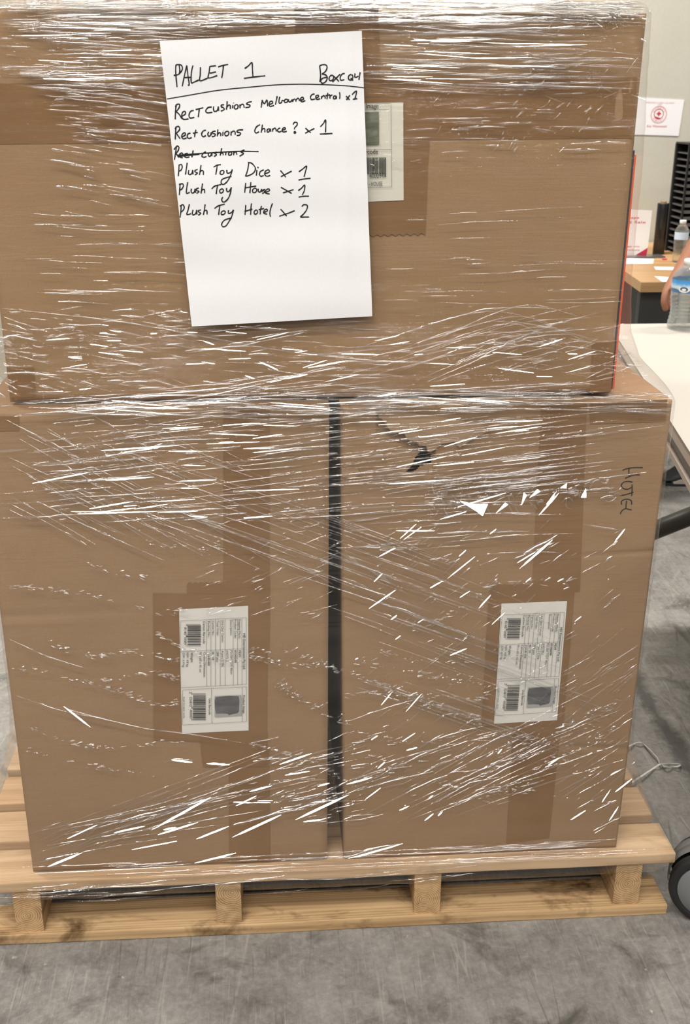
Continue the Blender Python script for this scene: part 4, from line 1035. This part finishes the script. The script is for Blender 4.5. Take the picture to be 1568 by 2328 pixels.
M['cap'] = flat('white_plastic_cap', (.82, .84, .82), .4)
def label_mat():
    mm, nt, out = mat('blue_landscape_label'); b = pbsdf(nt, out, rough=.35)
    tc = N(nt, 'ShaderNodeTexCoord'); sp = N(nt, 'ShaderNodeSeparateXYZ'); nt.links.new(tc.outputs['Generated'], sp.inputs[0])
    n = noise_tex(nt, mapping(nt, 'Generated', (5, 5, 2)), 1.5, 3)
    h = math_(nt, 'ADD', sp.outputs[2], math_(nt, 'MULTIPLY_ADD', n.outputs[0], .35, -.17))
    r = ramp(nt, h, [(.0, (.05, .13, .35)), (.14, (.08, .20, .42)), (.2, (.05, .10, .07)), (.30, (.45, .60, .66)), (.45, (.62, .78, .86)), (.72, (.10, .38, .78)), (1, (.05, .28, .66))])
    nt.links.new(r.outputs[0], b.inputs['Base Color']); return mm
M['blabel'] = label_mat(); M['blabel2'] = flat('pale_blue_label', (.55, .66, .80), .4)
M['tag_white'] = flat('white_label_print', (.82, .84, .84), .5); M['tag_blue'] = flat('navy_label_print', (.05, .09, .2), .5); M['tag_green'] = flat('green_label_print', (.04, .2, .08), .5)
def bottle(base, R, H, label, near):
    t = thing('water_bottle', base, label, 'bottle', 'small water bottles')
    b = MB(); prof = [(.0001, 0), (R*.80, .0), (R*.96, H*.02), (R*1.02, H*.06)]
    for k in range(30):
        u = k/29; zz = H*(.08+.39*u); waist = 1.02-.09*sin(pi*u)
        prof.append((R*(waist-.035*(.5+.5*cos(u*2*pi*7))), zz))
    prof += [(R*.965, H*.50), (R*.975, H*.52), (R*.975, H*.735), (R*.955, H*.75), (R*.89, H*.79), (R*.74, H*.84), (R*.56, H*.885), (R*.42, H*.905), (R*.40, H*.915), (R*.40, H*.96), (.0001, H*.961)]
    b.lathe([(r, h+base.z) for r, h in prof], 40, 0, None, (base.x, base.y, 0)); b.build('bottle_body', M['water'], t, smooth=True)
    b = MB(); b.lathe([(R*.43, H*.925+base.z), (R*.47, H*.928+base.z), (R*.47, H*.988+base.z), (R*.44, H+base.z), (.0001, H+base.z)], 36, 0, None, (base.x, base.y, 0))
    b.build('cap', M['cap'], t, smooth=True)
    b = MB(); n = 48; vs = []
    for zz in (H*.55, H*.725):
        for k in range(n): vs.append((base.x+R*.988*cos(2*pi*k/n), base.y+R*.988*sin(2*pi*k/n), base.z+zz))
    b.add(vs, [(k, (k+1) % n, n+(k+1) % n, n+k) for k in range(n)])
    lb = b.build('bottle_label', M['blabel'] if near else M['blabel2'], t, smooth=True)
    if near:
        def cyl(a, zz, rr=.995): 
            return Vector((base.x+R*rr*cos(a), base.y+R*rr*sin(a), base.z+zz))
        a0 = math.atan2(CAM.y-base.y, CAM.x-base.x)
        def patch(a, z0, wd, hh, m, nm, rr, rnd_=False):
            b = MB(); k_ = 20
            if rnd_: b.add([cyl(a0+a+wd/2*cos(2*pi*i/k_), z0+hh/2*sin(2*pi*i/k_), rr) for i in range(k_)], [tuple(range(k_))])
            else: b.grid(lambda u, v: cyl(a0+a+wd*(u-.5), z0+hh*(v-.5), rr), 6, 1)
            b.build(nm, m, lb)
        patch(-.30, H*.600, .62, H*.085, M['tag_white'], 'round_badge', 1.0, True)
        patch(-.30, H*.607, .44, H*.055, M['tag_blue'], 'badge_emblem', 1.006, True)
        patch(-.30, H*.600, .24, H*.035, M['tag_white'], 'badge_emblem', 1.012, True)
        patch(.34, H*.602, .44, H*.085, M['tag_white'], 'white_panel', 1.0)
        b = MB(); b.add([cyl(a0+.34-.14, H*.582, 1.008), cyl(a0+.34+.14, H*.582, 1.008), cyl(a0+.34, H*.637, 1.008)], [(0, 1, 2)]); b.build('green_triangle', M['tag_green'], lb)
        patch(.95, H*.645, .55, H*.14, M['tag_white'], 'white_panel', 1.0)
    return t
b1 = on_z(1557, 747, TZ); dep1 = (b1-CAM).dot(FWD)
bottle(b1, 41*dep1/F, .150, 'clear water bottle with blue landscape label and white cap on the white table', True)
# ------------------------------------------------------------------ desk by the wall
DZ = .68
M['beech'] = None
def beech():
    mm, nt, out = mat('beech_laminate'); b = pbsdf(nt, out, rough=.4, spec=.4)
    n = noise_tex(nt, mapping(nt, 'Object', (2, 26, 26)), 2, 5, .6)
    r = ramp(nt, n.outputs[0], [(.3, (.42, .245, .11)), (.7, (.50, .31, .15))]); nt.links.new(r.outputs[0], b.inputs['Base Color']); return mm
M['beech'] = beech(); M['desk_black'] = flat('black_panel', (.012, .012, .012), .6); M['desk_grey'] = flat('dark_grey_panel', (.030, .030, .028), .55)
K = on_z(1457, 642, DZ); Lp = on_z(1412, 611, DZ); Rp = on_z(1590, 641, DZ)
dl = (Lp-K).normalized(); Lf = K+dl*.75
desk = thing('desk', (K.x+.1, K.y+.35, 0), 'beech-topped desk with dark panels against the wall behind the white table', 'desk')
yb_ = WALL_Y-.02
Rp2 = Vector((Rp.x+.0, Rp.y, 0))
Rp2 = Vector((1.10, K.y, 0)); Rq = Vector((1.43, CAM.y+3.42, 0))
lw = K+dl*((yb_-K.y)/dl.y); lw = lw if lw.x > K.x-.9 else Vector((K.x-.9, yb_, 0))
top_pts = [K, Rp2, Rq, Vector((Rq.x, yb_, 0)), Vector((lw.x, yb_, 0))]
if Lf.y < yb_: top_pts.append(Lf)
b = MB(); slab(b, top_pts, DZ-.028, DZ); b.build('desk_top', M['beech'], desk)
b = MB(); slab(b, [K+Vector((.012, .03, 0)), Rp2+Vector((0, .03, 0)), Rp2+Vector((0, .05, 0)), K+Vector((.012, .05, 0))], .255, DZ-.0282); b.build('front_panel', M['desk_grey'], desk)
lo_ = K+dl*.05+Vector((.03, .05, 0)); hi_ = K+dl*.70+Vector((.05, .02, 0))
b = MB(); slab(b, [lo_, lo_+Vector((.02, .02, 0)), hi_+Vector((.02, 0, 0)), hi_], .255, DZ-.0282); b.build('side_panel', M['desk_black'], desk)
b = MB(); b.box((K.x+.06, WALL_Y-.10, 0), (K.x+.10, WALL_Y-.06, DZ-.0282)); b.build('leg', M['steel_dark'], desk)
b = MB(); b.box((Rq.x-.06, WALL_Y-.10, 0), (Rq.x-.02, WALL_Y-.06, DZ-.0282)); b.build('leg', M['steel_dark'], desk)
b = MB(); b.box((Rp2.x-.05, K.y+.055, 0), (Rp2.x-.02, K.y+.085, DZ-.0282)); b.build('leg', M['steel_dark'], desk)
b = MB(); b.box((K.x+.03, K.y+.075, 0), (K.x+.06, K.y+.105, DZ-.0282)); b.build('leg', M['steel_dark'], desk)
# papers on the desk
def sheet_on(z, quad, label, grp=None):
    b = MB(); P = [on_z(px, py, z) for px, py in quad]; slab(b, [P[3], P[2], P[1], P[0]], z-.0006, z)
    o = b.build('paper', M['paper'], None); tag(o, label, 'paper', grp); return o
sheet_on(DZ+.001, [(1418, 586), (1486, 589), (1484, 599), (1422, 600)], 'flat white papers beside the sign holder at the back of the desk', 'loose papers on the desk')
sheet_on(DZ+.001, [(1486, 606), (1536, 607), (1536, 614), (1490, 613)], 'white paper in the middle of the beech desk', 'loose papers on the desk')
sheet_on(DZ+.001, [(1487, 628), (1540, 631), (1540, 641), (1506, 641)], 'white paper near the front edge of the beech desk', 'loose papers on the desk')
# sign in a clear stand
M['acrylic'] = flat('smoky_acrylic', (.10, .10, .10), .2)
M['red'] = flat('red_print', (.55, .03, .06), .5); M['red2'] = flat('faded_red_print', (.62, .18, .20), .5); M['crimson'] = flat('crimson_print', (.50, .02, .07), .5); M['pink_red'] = flat('pale_red_print', (.68, .36, .38), .6)
ys_ = on_z(1440, 585, DZ).y
def S(px, py, off=0.0): 
    p = on_y(px, py, ys_); return Vector((p.x, ys_-off, p.z))
sg = thing('sign_holder', (S(1440, 585).x, ys_, DZ), 'upright white card with red lettering in a stand on the desk', 'sign')
b = MB()
q = [S(1395, 583), S(1470, 583), S(1482, 479), S(1416, 476)]
for k, p in enumerate(q[:2]): p.z = DZ+.006
b.add([(p.x, ys_, p.z) for p in q]+[(p.x, ys_+.003, p.z) for p in q], [(0, 1, 2, 3), (7, 6, 5, 4)]+[(i, i+4, (i+1) % 4+4, (i+1) % 4) for i in range(4)])
card = b.build('card', flat('white_card', (.78, .76, .74), .6), sg)
b = MB(); put_text(b, 'naya', S(1427, 497, .0004), S(1452, 497, .0004), .0080, (0, -1, 0), 0, True); b.build('printed_line', M['red'], card)
b = MB(); put_text(b, 'ring Sale', S(1410, 506, .0004), S(1467, 508, .0004), .0080, (0, -1, 0), 0, True); b.build('printed_line', M['red'], card)
b = MB(); put_text(b, 'Li nga ma', S(1410, 561, .0004), S(1453, 562, .0004), .0055, (0, -1, 0), 0, True); b.build('printed_line', M['red'], card)
b = MB(); put_text(b, 'ana rotokura', S(1404, 569, .0004), S(1453, 570, .0004), .0055, (0, -1, 0), 0, True); b.build('printed_line', M['red'], card)
b = MB(); p = [S(1444, 580, .0006), S(1469, 581, .0006), S(1472, 563, .0006)]; b.add(p, [(0, 1, 2)]); b.build('red_corner', M['crimson'], card)
b = MB(); b.box((S(1395, 583).x, ys_-.025, DZ), (S(1506, 583).x, ys_+.03, DZ+.0055)); b.build('stand_base', M['acrylic'], sg)
# roll standing on the desk
rb = on_z(1496, 578, DZ)
rb.y = ys_+.075; rb.x = on_y(1496, 574, rb.y).x
roll = thing('film_roll', (rb.x, rb.y, DZ), 'black roll with brown cardboard core standing upright behind the sign on the desk', 'roll')
topz = on_y(1508, 462, rb.y).z; rr_ = 12.8*(Vector((rb.x, rb.y, DZ))-CAM).dot(FWD)/F
b = MB(); b.lathe([(rr_*.4, DZ), (rr_, DZ), (rr_, topz-.001), (rr_*.98, topz), (rr_*.55, topz), (rr_*.5, topz-.004)], 72, 0, None, (rb.x, rb.y, 0)); b.build('black_film', flat('glossy_black_film', (.010, .010, .012), .3), roll, smooth=True)
b = MB(); b.lathe([(rr_*.34, topz-.03), (rr_*.52, topz-.03), (rr_*.52, topz+.006), (rr_*.34, topz+.006)], 24, 0, None, (rb.x, rb.y, 0)); b.build('core', M['liner'], roll)
# letter tray rack
ry = ys_+.045
def Rk(px, py, y_): return on_y(px, py, y_)
xL = Rk(1553, 450, ry).x; xR = xL+.165; zt = Rk(1568, 329, ry).z; rdp = .115
M['tray'] = flat('black_wire_mesh_metal', (.012, .012, .013), .45); M['tray2'] = flat('grey_tray_edge', (.085, .082, .080), .5)
rack = thing('letter_rack', (xL+.085, ry+.06, DZ), 'black tiered letter rack of many trays on the desk behind the bottles', 'rack')
b = MB()
for (x_, y_) in ((xL, ry), (xR, ry), (xL, ry+rdp), (xR, ry+rdp)):
    b.box((x_, y_, DZ), (x_+.006, y_+.006, zt))
b.box((xL, ry+rdp+.006, DZ), (xR+.006, ry+rdp+.011, zt)); b.box((xL, ry, zt), (xR+.006, ry+rdp+.006, zt+.005)); b.box((xR-.002, ry, DZ), (xR+.004, ry+rdp, zt))
b.build('rack_frame', M['tray'], rack)
nsh = 16
for k in range(nsh):
    z_ = DZ+.010+(zt-DZ-.02)*k/nsh
    b = MB(); b.box((xL+.007, ry+.002, z_), (xR-.003, ry+rdp, z_+.0045))
    b.box((xL+.007, ry+.0025, z_+.0046), (xR-.003, ry+.006, z_+.0105))
    b.build('tray', M['tray2'], rack)
b2 = on_z(1542, 596, DZ); dep2 = (b2-CAM).dot(FWD)
bottle(Vector((b2.x, b2.y, DZ)), 15.5*dep2/F, 90*dep2/F*1.03, 'small water bottle with pale label on the desk before the letter rack', False)
pk = on_z(1509, 591, DZ)
b = MB(); b.box((pk.x-.007, pk.y-.004, DZ), (pk.x+.009, pk.y+.004, DZ+.006)); o = b.build('eraser', flat('pink_rubber', (.55, .12, .16), .6), None, bevel=.0015); tag(o, 'small pink eraser on the desk in front of the black roll', 'eraser')
# notice on the wall
yn = WALL_Y-.002
def Wp(px, py, off=0.0): return Vector((on_y(px, py, yn).x, yn-off, on_y(px, py, yn).z))
ntc = thing('wall_notice', Wp(1500, 265), 'white notice with round red cross emblem taped on the grey wall', 'notice')
b = MB(); q = [Wp(1438, 306), Wp(1542, 309), Wp(1555, 227), Wp(1444, 221)]
b.add(q+[p+Vector((0, .0015, 0)) for p in q], [(0, 1, 2, 3), (7, 6, 5, 4)]+[(i, i+4, (i+1) % 4+4, (i+1) % 4) for i in range(4)])
nsheet = b.build('notice_sheet', M['paper'], ntc)
b = MB()
put_text(b, 'EMERGENCY FIRST AID POST', Wp(1468, 234.5, .0004), Wp(1533, 236, .0004), .0052, (0, -1, 0))
b.build('notice_heading', M['pink_red'], nsheet)
b = MB(); put_text(b, 'Kai Wanawait', Wp(1470, 289, .0004), Wp(1515, 289.5, .0004), .0078, (0, -1, 0), 0, True); b.build('notice_caption', M['red2'], nsheet)
c0 = Wp(1497, 260.5, .0004); sc_ = (Wp(1515.5, 260.5, .0004)-c0).length
def annulus(mb, c, r0, r1, a0=0, a1=360, n=40, off=0):
    vs = []; 
    for i in range(n+1):
        a = radians(a0+(a1-a0)*i/n)
        vs += [c+Vector((r0*cos(a), -off, r0*sin(a))), c+Vector((r1*cos(a), -off, r1*sin(a)))]
    mb.add(vs, [(2*i, 2*i+2, 2*i+3, 2*i+1) for i in range(n)])
b = MB(); annulus(b, c0, sc_*.88, sc_); 
for k, ch in enumerate('SAFETY'):
    a = radians(150-24*k); p = c0+Vector((cos(a), 0, sin(a)))*sc_*.64; t_ = Vector((sin(a), 0, -cos(a)))
    put_text(b, ch, p-t_*sc_*.09, p+t_*sc_*.09, sc_*.2, (0, -1, 0))
for k, ch in enumerate('FIRST'):
    a = radians(222+24*k); p = c0+Vector((cos(a), 0, sin(a)))*sc_*.82; t_ = Vector((-sin(a), 0, cos(a)))
    put_text(b, ch, p-t_*sc_*.09, p+t_*sc_*.09, sc_*.2, (0, -1, 0))
put_text(b, '2020', c0+Vector((-.25*sc_, 0, 1.06*sc_)), c0+Vector((.25*sc_, 0, 1.06*sc_)), sc_*.17, (0, -1, 0))
b.build('emblem_ring', M['pink_red'], nsheet)
b = MB(); annulus(b, c0+Vector((0, 0, .06*sc_)), sc_*.52, sc_*.60)
vs = []; n = 30
for i in range(n+1):
    a = radians(195+115*i/n); wd_ = .22*sin(pi*i/n)
    vs += [c0+Vector((sc_*.58*cos(a), -.0002, sc_*(.06+.58*sin(a)))), c0+Vector((sc_*(.58-wd_)*cos(a), -.0002, sc_*(.06+(.58-wd_)*sin(a))))]
b.add(vs, [(2*i, 2*i+1, 2*i+3, 2*i+2) for i in range(n)])
k_ = sc_*.26; t_ = sc_*.085; cz = c0+Vector((0, -.0004, .12*sc_))
b.quad(cz+Vector((-k_, 0, -t_)), cz+Vector((k_, 0, -t_)), cz+Vector((k_, 0, t_)), cz+Vector((-k_, 0, t_)))
b.quad(cz+Vector((-t_, -.0001, -k_)), cz+Vector((t_, -.0001, -k_)), cz+Vector((t_, -.0001, k_)), cz+Vector((-t_, -.0001, k_)))
b.build('red_cross', M['red'], nsheet)

# ------------------------------------------------------------------ strap on the floor
pts = [(1380, 1718), (1428, 1697), (1450, 1688), (1464, 1693), (1493, 1722), (1500, 1737), (1520, 1736), (1542, 1737), (1544, 1741), (1528, 1744), (1510, 1743), (1500, 1738), (1485, 1747), (1440, 1776), (1400, 1800)]
P = []
SP = smoothline(pts, 6)
for i, p in enumerate(SP):
    q = on_z(*p, .004); up = .003+.006*abs(sin(i*.35)); q2 = on_z(*p, up); P.append(q2)
b = MB(); b.tube(P, .0022, 8, flatten=.45); o = b.build('strap', flat('white_plastic_strap', (.66, .64, .62), .45), None, smooth=True)
tag(o, 'white looped packing strap lying on the dark floor beside the pallet', 'strap')

# ------------------------------------------------------------------ person by the desk, mostly beyond the frame
def skin_figure(nodes, edges, name, m, parent, root=0, sub=2):
    me = bpy.data.meshes.new(name); keys = list(nodes)
    org = Vector(nodes[keys[root]][0])
    me.from_pydata([Vector(nodes[k][0])-org for k in keys], [(keys.index(a), keys.index(c)) for a, c in edges], [])
    o = bpy.data.objects.new(name, me); COL.objects.link(o); o.location = org
    md = o.modifiers.new('skin', 'SKIN'); md.use_smooth_shade = True
    if not me.skin_vertices: me.skin_vertices.new() if hasattr(me.skin_vertices, 'new') else None
    for i, k in enumerate(keys):
        r = nodes[k][1]; me.skin_vertices[0].data[i].radius = (r, r) if not isinstance(r, tuple) else r
        me.skin_vertices[0].data[i].use_root = (i == root)
    s = o.modifiers.new('sub', 'SUBSURF'); s.levels = sub; s.render_levels = sub
    me.materials.append(m)
    if parent: attach(o, parent)
    return o
M['skin'] = flat('brown_skin', (.30, .13, .075), .5, .4)
M['shirt'] = flat('dark_navy_shirt', (.03, .035, .05), .8); M['trouser'] = flat('black_trousers', (.02, .02, .022), .85)
M['shoe'] = flat('black_shoe', (.018, .021, .024), .6); M['sole'] = flat('off_white_shoe_sole', (.45, .42, .37), .6)
toe = on_z(1506, 1078, .03); yh = CAM.y+2.80
hand = on_y(1524, 655, yh); tip = on_y(1519, 692, yh-.01); arm = on_y(1582, 574, yh+.05)
ad = (arm-hand).normalized(); elbow = hand+ad*.25; 
px_, py_ = toe.x+.36, toe.y-.12
sho = Vector((elbow.x+.14, elbow.y+.12, 1.36))
hip = Vector((px_-.06, py_+.0, .90))
per = thing('person', (px_, py_, 0), 'person beside the desk, bare forearm and hand hanging down, black shoe with pale sole', 'person')
nd = {'pelvis': (hip, (.10, .095)), 'waist': (hip+Vector((-.02, -.02, .15)), (.10, .085)), 'chest': (hip+Vector((-.075, -.06, .31)), (.15, .115)), 'neckb': (hip+Vector((-.125, -.095, .455)), (.07, .07)),
      'neck': (hip+Vector((-.15, -.11, .53)), (.055, .055)), 'head': (hip+Vector((-.19, -.12, .63)), (.085, .095)), 'crown': (hip+Vector((-.20, -.12, .72)), (.07, .075)),
      'shl': (hip+Vector((-.13, -.22, .37)), .055), 'elb': (Vector((elbow.x+.02, elbow.y, max(elbow.z, .95))), .040), 'wri': (hand+ad*.055, .026), 'palm': (hand+Vector((.0, 0, .012)), (.032, .022)),
      'shr': (hip+Vector((-.09, .12, .40)), .055), 'elr': (hip+Vector((-.02, .20, .14)), .042), 'wrr': (hip+Vector((-.05, .22, -.09)), .028), 'par': (hip+Vector((-.06, .22, -.17)), (.034, .02)),
      'hl': (hip+Vector((0, -.085, -.17)), .082), 'knl': (Vector((hip.x-.0, toe.y+.0, .48)), .06), 'anl': (Vector((toe.x+.235, toe.y+.01, .085)), .042), 'ftl': (Vector((toe.x+.10, toe.y+.0, .05)), (.035, .035)),
      'hr': (hip+Vector((0, .085, -.17)), .082), 'knr': (hip+Vector((.02, .12, -.43)), .06), 'anr': (hip+Vector((.06, .13, -.81)), .042), 'ftr': (hip+Vector((-.08, .13, -.85)), (.035, .035))}
F1 = tip-hand
for i, (ox, lnr) in enumerate(((-.014, .90), (-.005, 1.0), (.005, .95), (.014, .78))):
    b0 = hand+Vector((ox*.4, ox, -.012)); nd['f%da' % i] = (b0+F1*.35*lnr+Vector((-.006, ox*.3, 0)), .0095); nd['f%db' % i] = (b0+F1*.75*lnr+Vector((-.002, ox*.3, 0)), .0088); nd['f%dc' % i] = (b0+F1*1.02*lnr+Vector((.008, ox*.3, 0)), .0075)
nd['t1'] = (hand+Vector((-.020, -.020, -.004)), .011); nd['t2'] = (hand+Vector((-.024, -.028, -.034)), .0095); nd['t3'] = (hand+Vector((-.016, -.03, -.056)), .008)
for i, ox in enumerate((-.02, -.007, .007, .02)):
    b0 = nd['par'][0]+Vector((0, 0, -.01)); nd['g%da' % i] = (b0+Vector((ox, 0, -.045)), .0095); nd['g%db' % i] = (b0+Vector((ox*1.0-.008, 0, -.085)), .008)
nd['u1'] = (nd['par'][0]+Vector((-.035, -.01, -.005)), .011); nd['u2'] = (nd['par'][0]+Vector((-.042, -.015, -.05)), .009)
ed = [('pelvis', 'waist'), ('waist', 'chest'), ('chest', 'neckb'), ('neckb', 'neck'), ('neck', 'head'), ('head', 'crown'), ('chest', 'shl'), ('shl', 'elb'), ('elb', 'wri'), ('wri', 'palm'), ('chest', 'shr'), ('shr', 'elr'), ('elr', 'wrr'), ('wrr', 'par'),
      ('pelvis', 'hl'), ('hl', 'knl'), ('knl', 'anl'), ('anl', 'ftl'), ('pelvis', 'hr'), ('hr', 'knr'), ('knr', 'anr'), ('anr', 'ftr'), ('palm', 't1'), ('t1', 't2'), ('t2', 't3'), ('par', 'u1'), ('u1', 'u2')]
for i in range(4): ed += [('palm', 'f%da' % i), ('f%da' % i, 'f%db' % i), ('f%db' % i, 'f%dc' % i), ('par', 'g%da' % i), ('g%da' % i, 'g%db' % i)]
skin_figure(nd, ed, 'body', M['skin'], per)
gr = .014
for k_ in ('pelvis', 'waist', 'chest'): nd[k_] = (nd[k_][0], tuple(r_+.022 for r_ in nd[k_][1]))
def cloth(keys, es, name, m, g=gr):
    sub_nd = {k: (nd[k][0], tuple(r+g for r in nd[k][1]) if isinstance(nd[k][1], tuple) else nd[k][1]+g) for k in keys}
    skin_figure(sub_nd, es, name, m, per)
half = nd['shl'][0].lerp(nd['elb'][0], .55); nd['shl2'] = (half, .046); half2 = nd['shr'][0].lerp(nd['elr'][0], .55); nd['shr2'] = (half2, .046)
nd['hem'] = (hip+Vector((0, 0, -.10)), (.13, .12)); nd['belt'] = (hip+Vector((-.005, -.005, .08)), (.12, .105))
cloth(['hem', 'pelvis', 'waist', 'chest', 'neckb', 'shl', 'shl2', 'shr', 'shr2'], [('hem', 'pelvis'), ('pelvis', 'waist'), ('waist', 'chest'), ('chest', 'neckb'), ('chest', 'shl'), ('shl', 'shl2'), ('chest', 'shr'), ('shr', 'shr2')], 'shirt', M['shirt'], .024)
cloth(['belt', 'pelvis', 'hl', 'knl', 'anl', 'hr', 'knr', 'anr'], [('belt', 'pelvis'), ('pelvis', 'hl'), ('hl', 'knl'), ('knl', 'anl'), ('pelvis', 'hr'), ('hr', 'knr'), ('knr', 'anr')], 'trousers', M['trouser'], .012)
hc = nd['crown'][0]; b = MB()
b.grid(lambda u, v: hc+Vector((.074*cos(u*2*pi)*sin(v*1.75)+.012, .072*sin(u*2*pi)*sin(v*1.75), .065*cos(v*1.75)-.03)), 24, 10); b.build('hair', flat('black_hair', (.01, .009, .008), .6), per, smooth=True)
b = MB(); fx = nd['head'][0]+Vector((-.068, 0, .01))
b.tube([fx+Vector((.006, 0, .03)), fx+Vector((-.012, 0, -.005)), fx+Vector((-.004, 0, -.015))], [.007, .011, .010], 10); b.build('nose', M['skin'], per, smooth=True)
for s_ in (-1, 1):
    b = MB(); b.lathe([(.0001, -.010), (.008, -.006), (.010, 0), (.008, .006), (.0001, .010)], 14, 0, None, fx+Vector((.008, .026*s_, .03))); b.build('eye', flat('eye_white', (.7, .7, .7), .2), per, smooth=True)
    b = MB(); b.lathe([(.0001, -.03), (.010, -.02), (.012, .01), (.0001, .03)], 12, 0, None, nd['head'][0]+Vector((.01, .068*s_, .01))); b.build('ear', M['skin'], per, smooth=True)
b = MB(); b.tube([fx+Vector((.004, -.022, -.042)), fx+Vector((-.004, 0, -.04)), fx+Vector((.004, .022, -.042))], [.003, .006, .003], 8); b.build('mouth', flat('lips', (.25, .08, .06), .5), per, smooth=True)
# shoes
def shoe(toe_, dirx, name_l):
    b = MB(); L_ = .29; n = 26; vs = []; m_ = 16
    d = Vector((1, dirx, 0)).normalized(); sdv = Vector((-d.y, d.x, 0))
    for i in range(n+1):
        t = i/n
        wd = .046*(sin(pi*min(1, .10+t*.95))**.45 if t < .5 else 1.0*(1-.25*(t-.5)))*(1 if t < .93 else 1-.5*(t-.93)/.07)
        hh = .022+.040*sstep(0, .28, t)+.048*sstep(.32, .72, t)
        if t < .06: hh *= .6+.4*t/.06
        for k in range(m_):
            a = 2*pi*k/m_; yy_ = cos(a)*wd; zz_ = .016+(hh-.012)*(max(0, sin(a))**.7) if sin(a) > 0 else .016-.001*abs(sin(a))
            vs.append(toe_+d*(L_*t)+sdv*yy_+Vector((0, 0, zz_-toe_.z)))
    fs = [(i*m_+k, i*m_+(k+1) % m_, (i+1)*m_+(k+1) % m_, (i+1)*m_+k) for i in range(n) for k in range(m_)]
    fs += [tuple(range(m_-1, -1, -1)), tuple(n*m_+k for k in range(m_))]
    b.add(vs, fs); sh_ = b.build('shoe', M['shoe'], per, smooth=True)
    for (t0, t1, m2, nm, ex, z1) in ((0.0, 1.0, M['shoe'], 'outsole', .004, .009), (.05, 1.0, M['sole'], 'pale_midsole', .006, .026)):
        b = MB(); out = []
        for s2 in (1, -1):
            seq = range(n+1) if s2 == 1 else range(n, -1, -1)
            for i in seq:
                t = i/n
                if t < t0 or t > t1: continue
                wd = .046*(sin(pi*min(1, .10+t*.95))**.45 if t < .5 else 1.0*(1-.25*(t-.5)))*(1 if t < .93 else 1-.5*(t-.93)/.07)+ex*(1 if nm == 'outsole' else 1)
                p = toe_+d*(L_*t)+sdv*wd*s2; out.append(Vector((p.x, p.y, 0)))
        
        if nm == 'outsole': slab(b, out, .0005, z1)
        else:
            no = len(out); top = []
            for p in out:
                t = (Vector((p.x, p.y, 0))-Vector((toe_.x, toe_.y, 0))).dot(d)/L_; top.append((p.x, p.y, .0094+(z1-.0094)*sstep(.0, .22, t)*(1-.35*sstep(.3, .55, t)+.35*sstep(.55, .8, t))))
            b.add(top+[(p.x, p.y, .0092) for p in out], [tuple(range(no)), tuple(range(2*no-1, no-1, -1))]+[(i, i+no, (i+1) % no+no, (i+1) % no) for i in range(no)])
        b.build(nm, m2, sh_)
shoe(Vector((toe.x, toe.y, 0)), .10, '')
fr_ = nd['ftr'][0]; shoe(Vector((fr_.x-.10, fr_.y, 0)), .0, '')
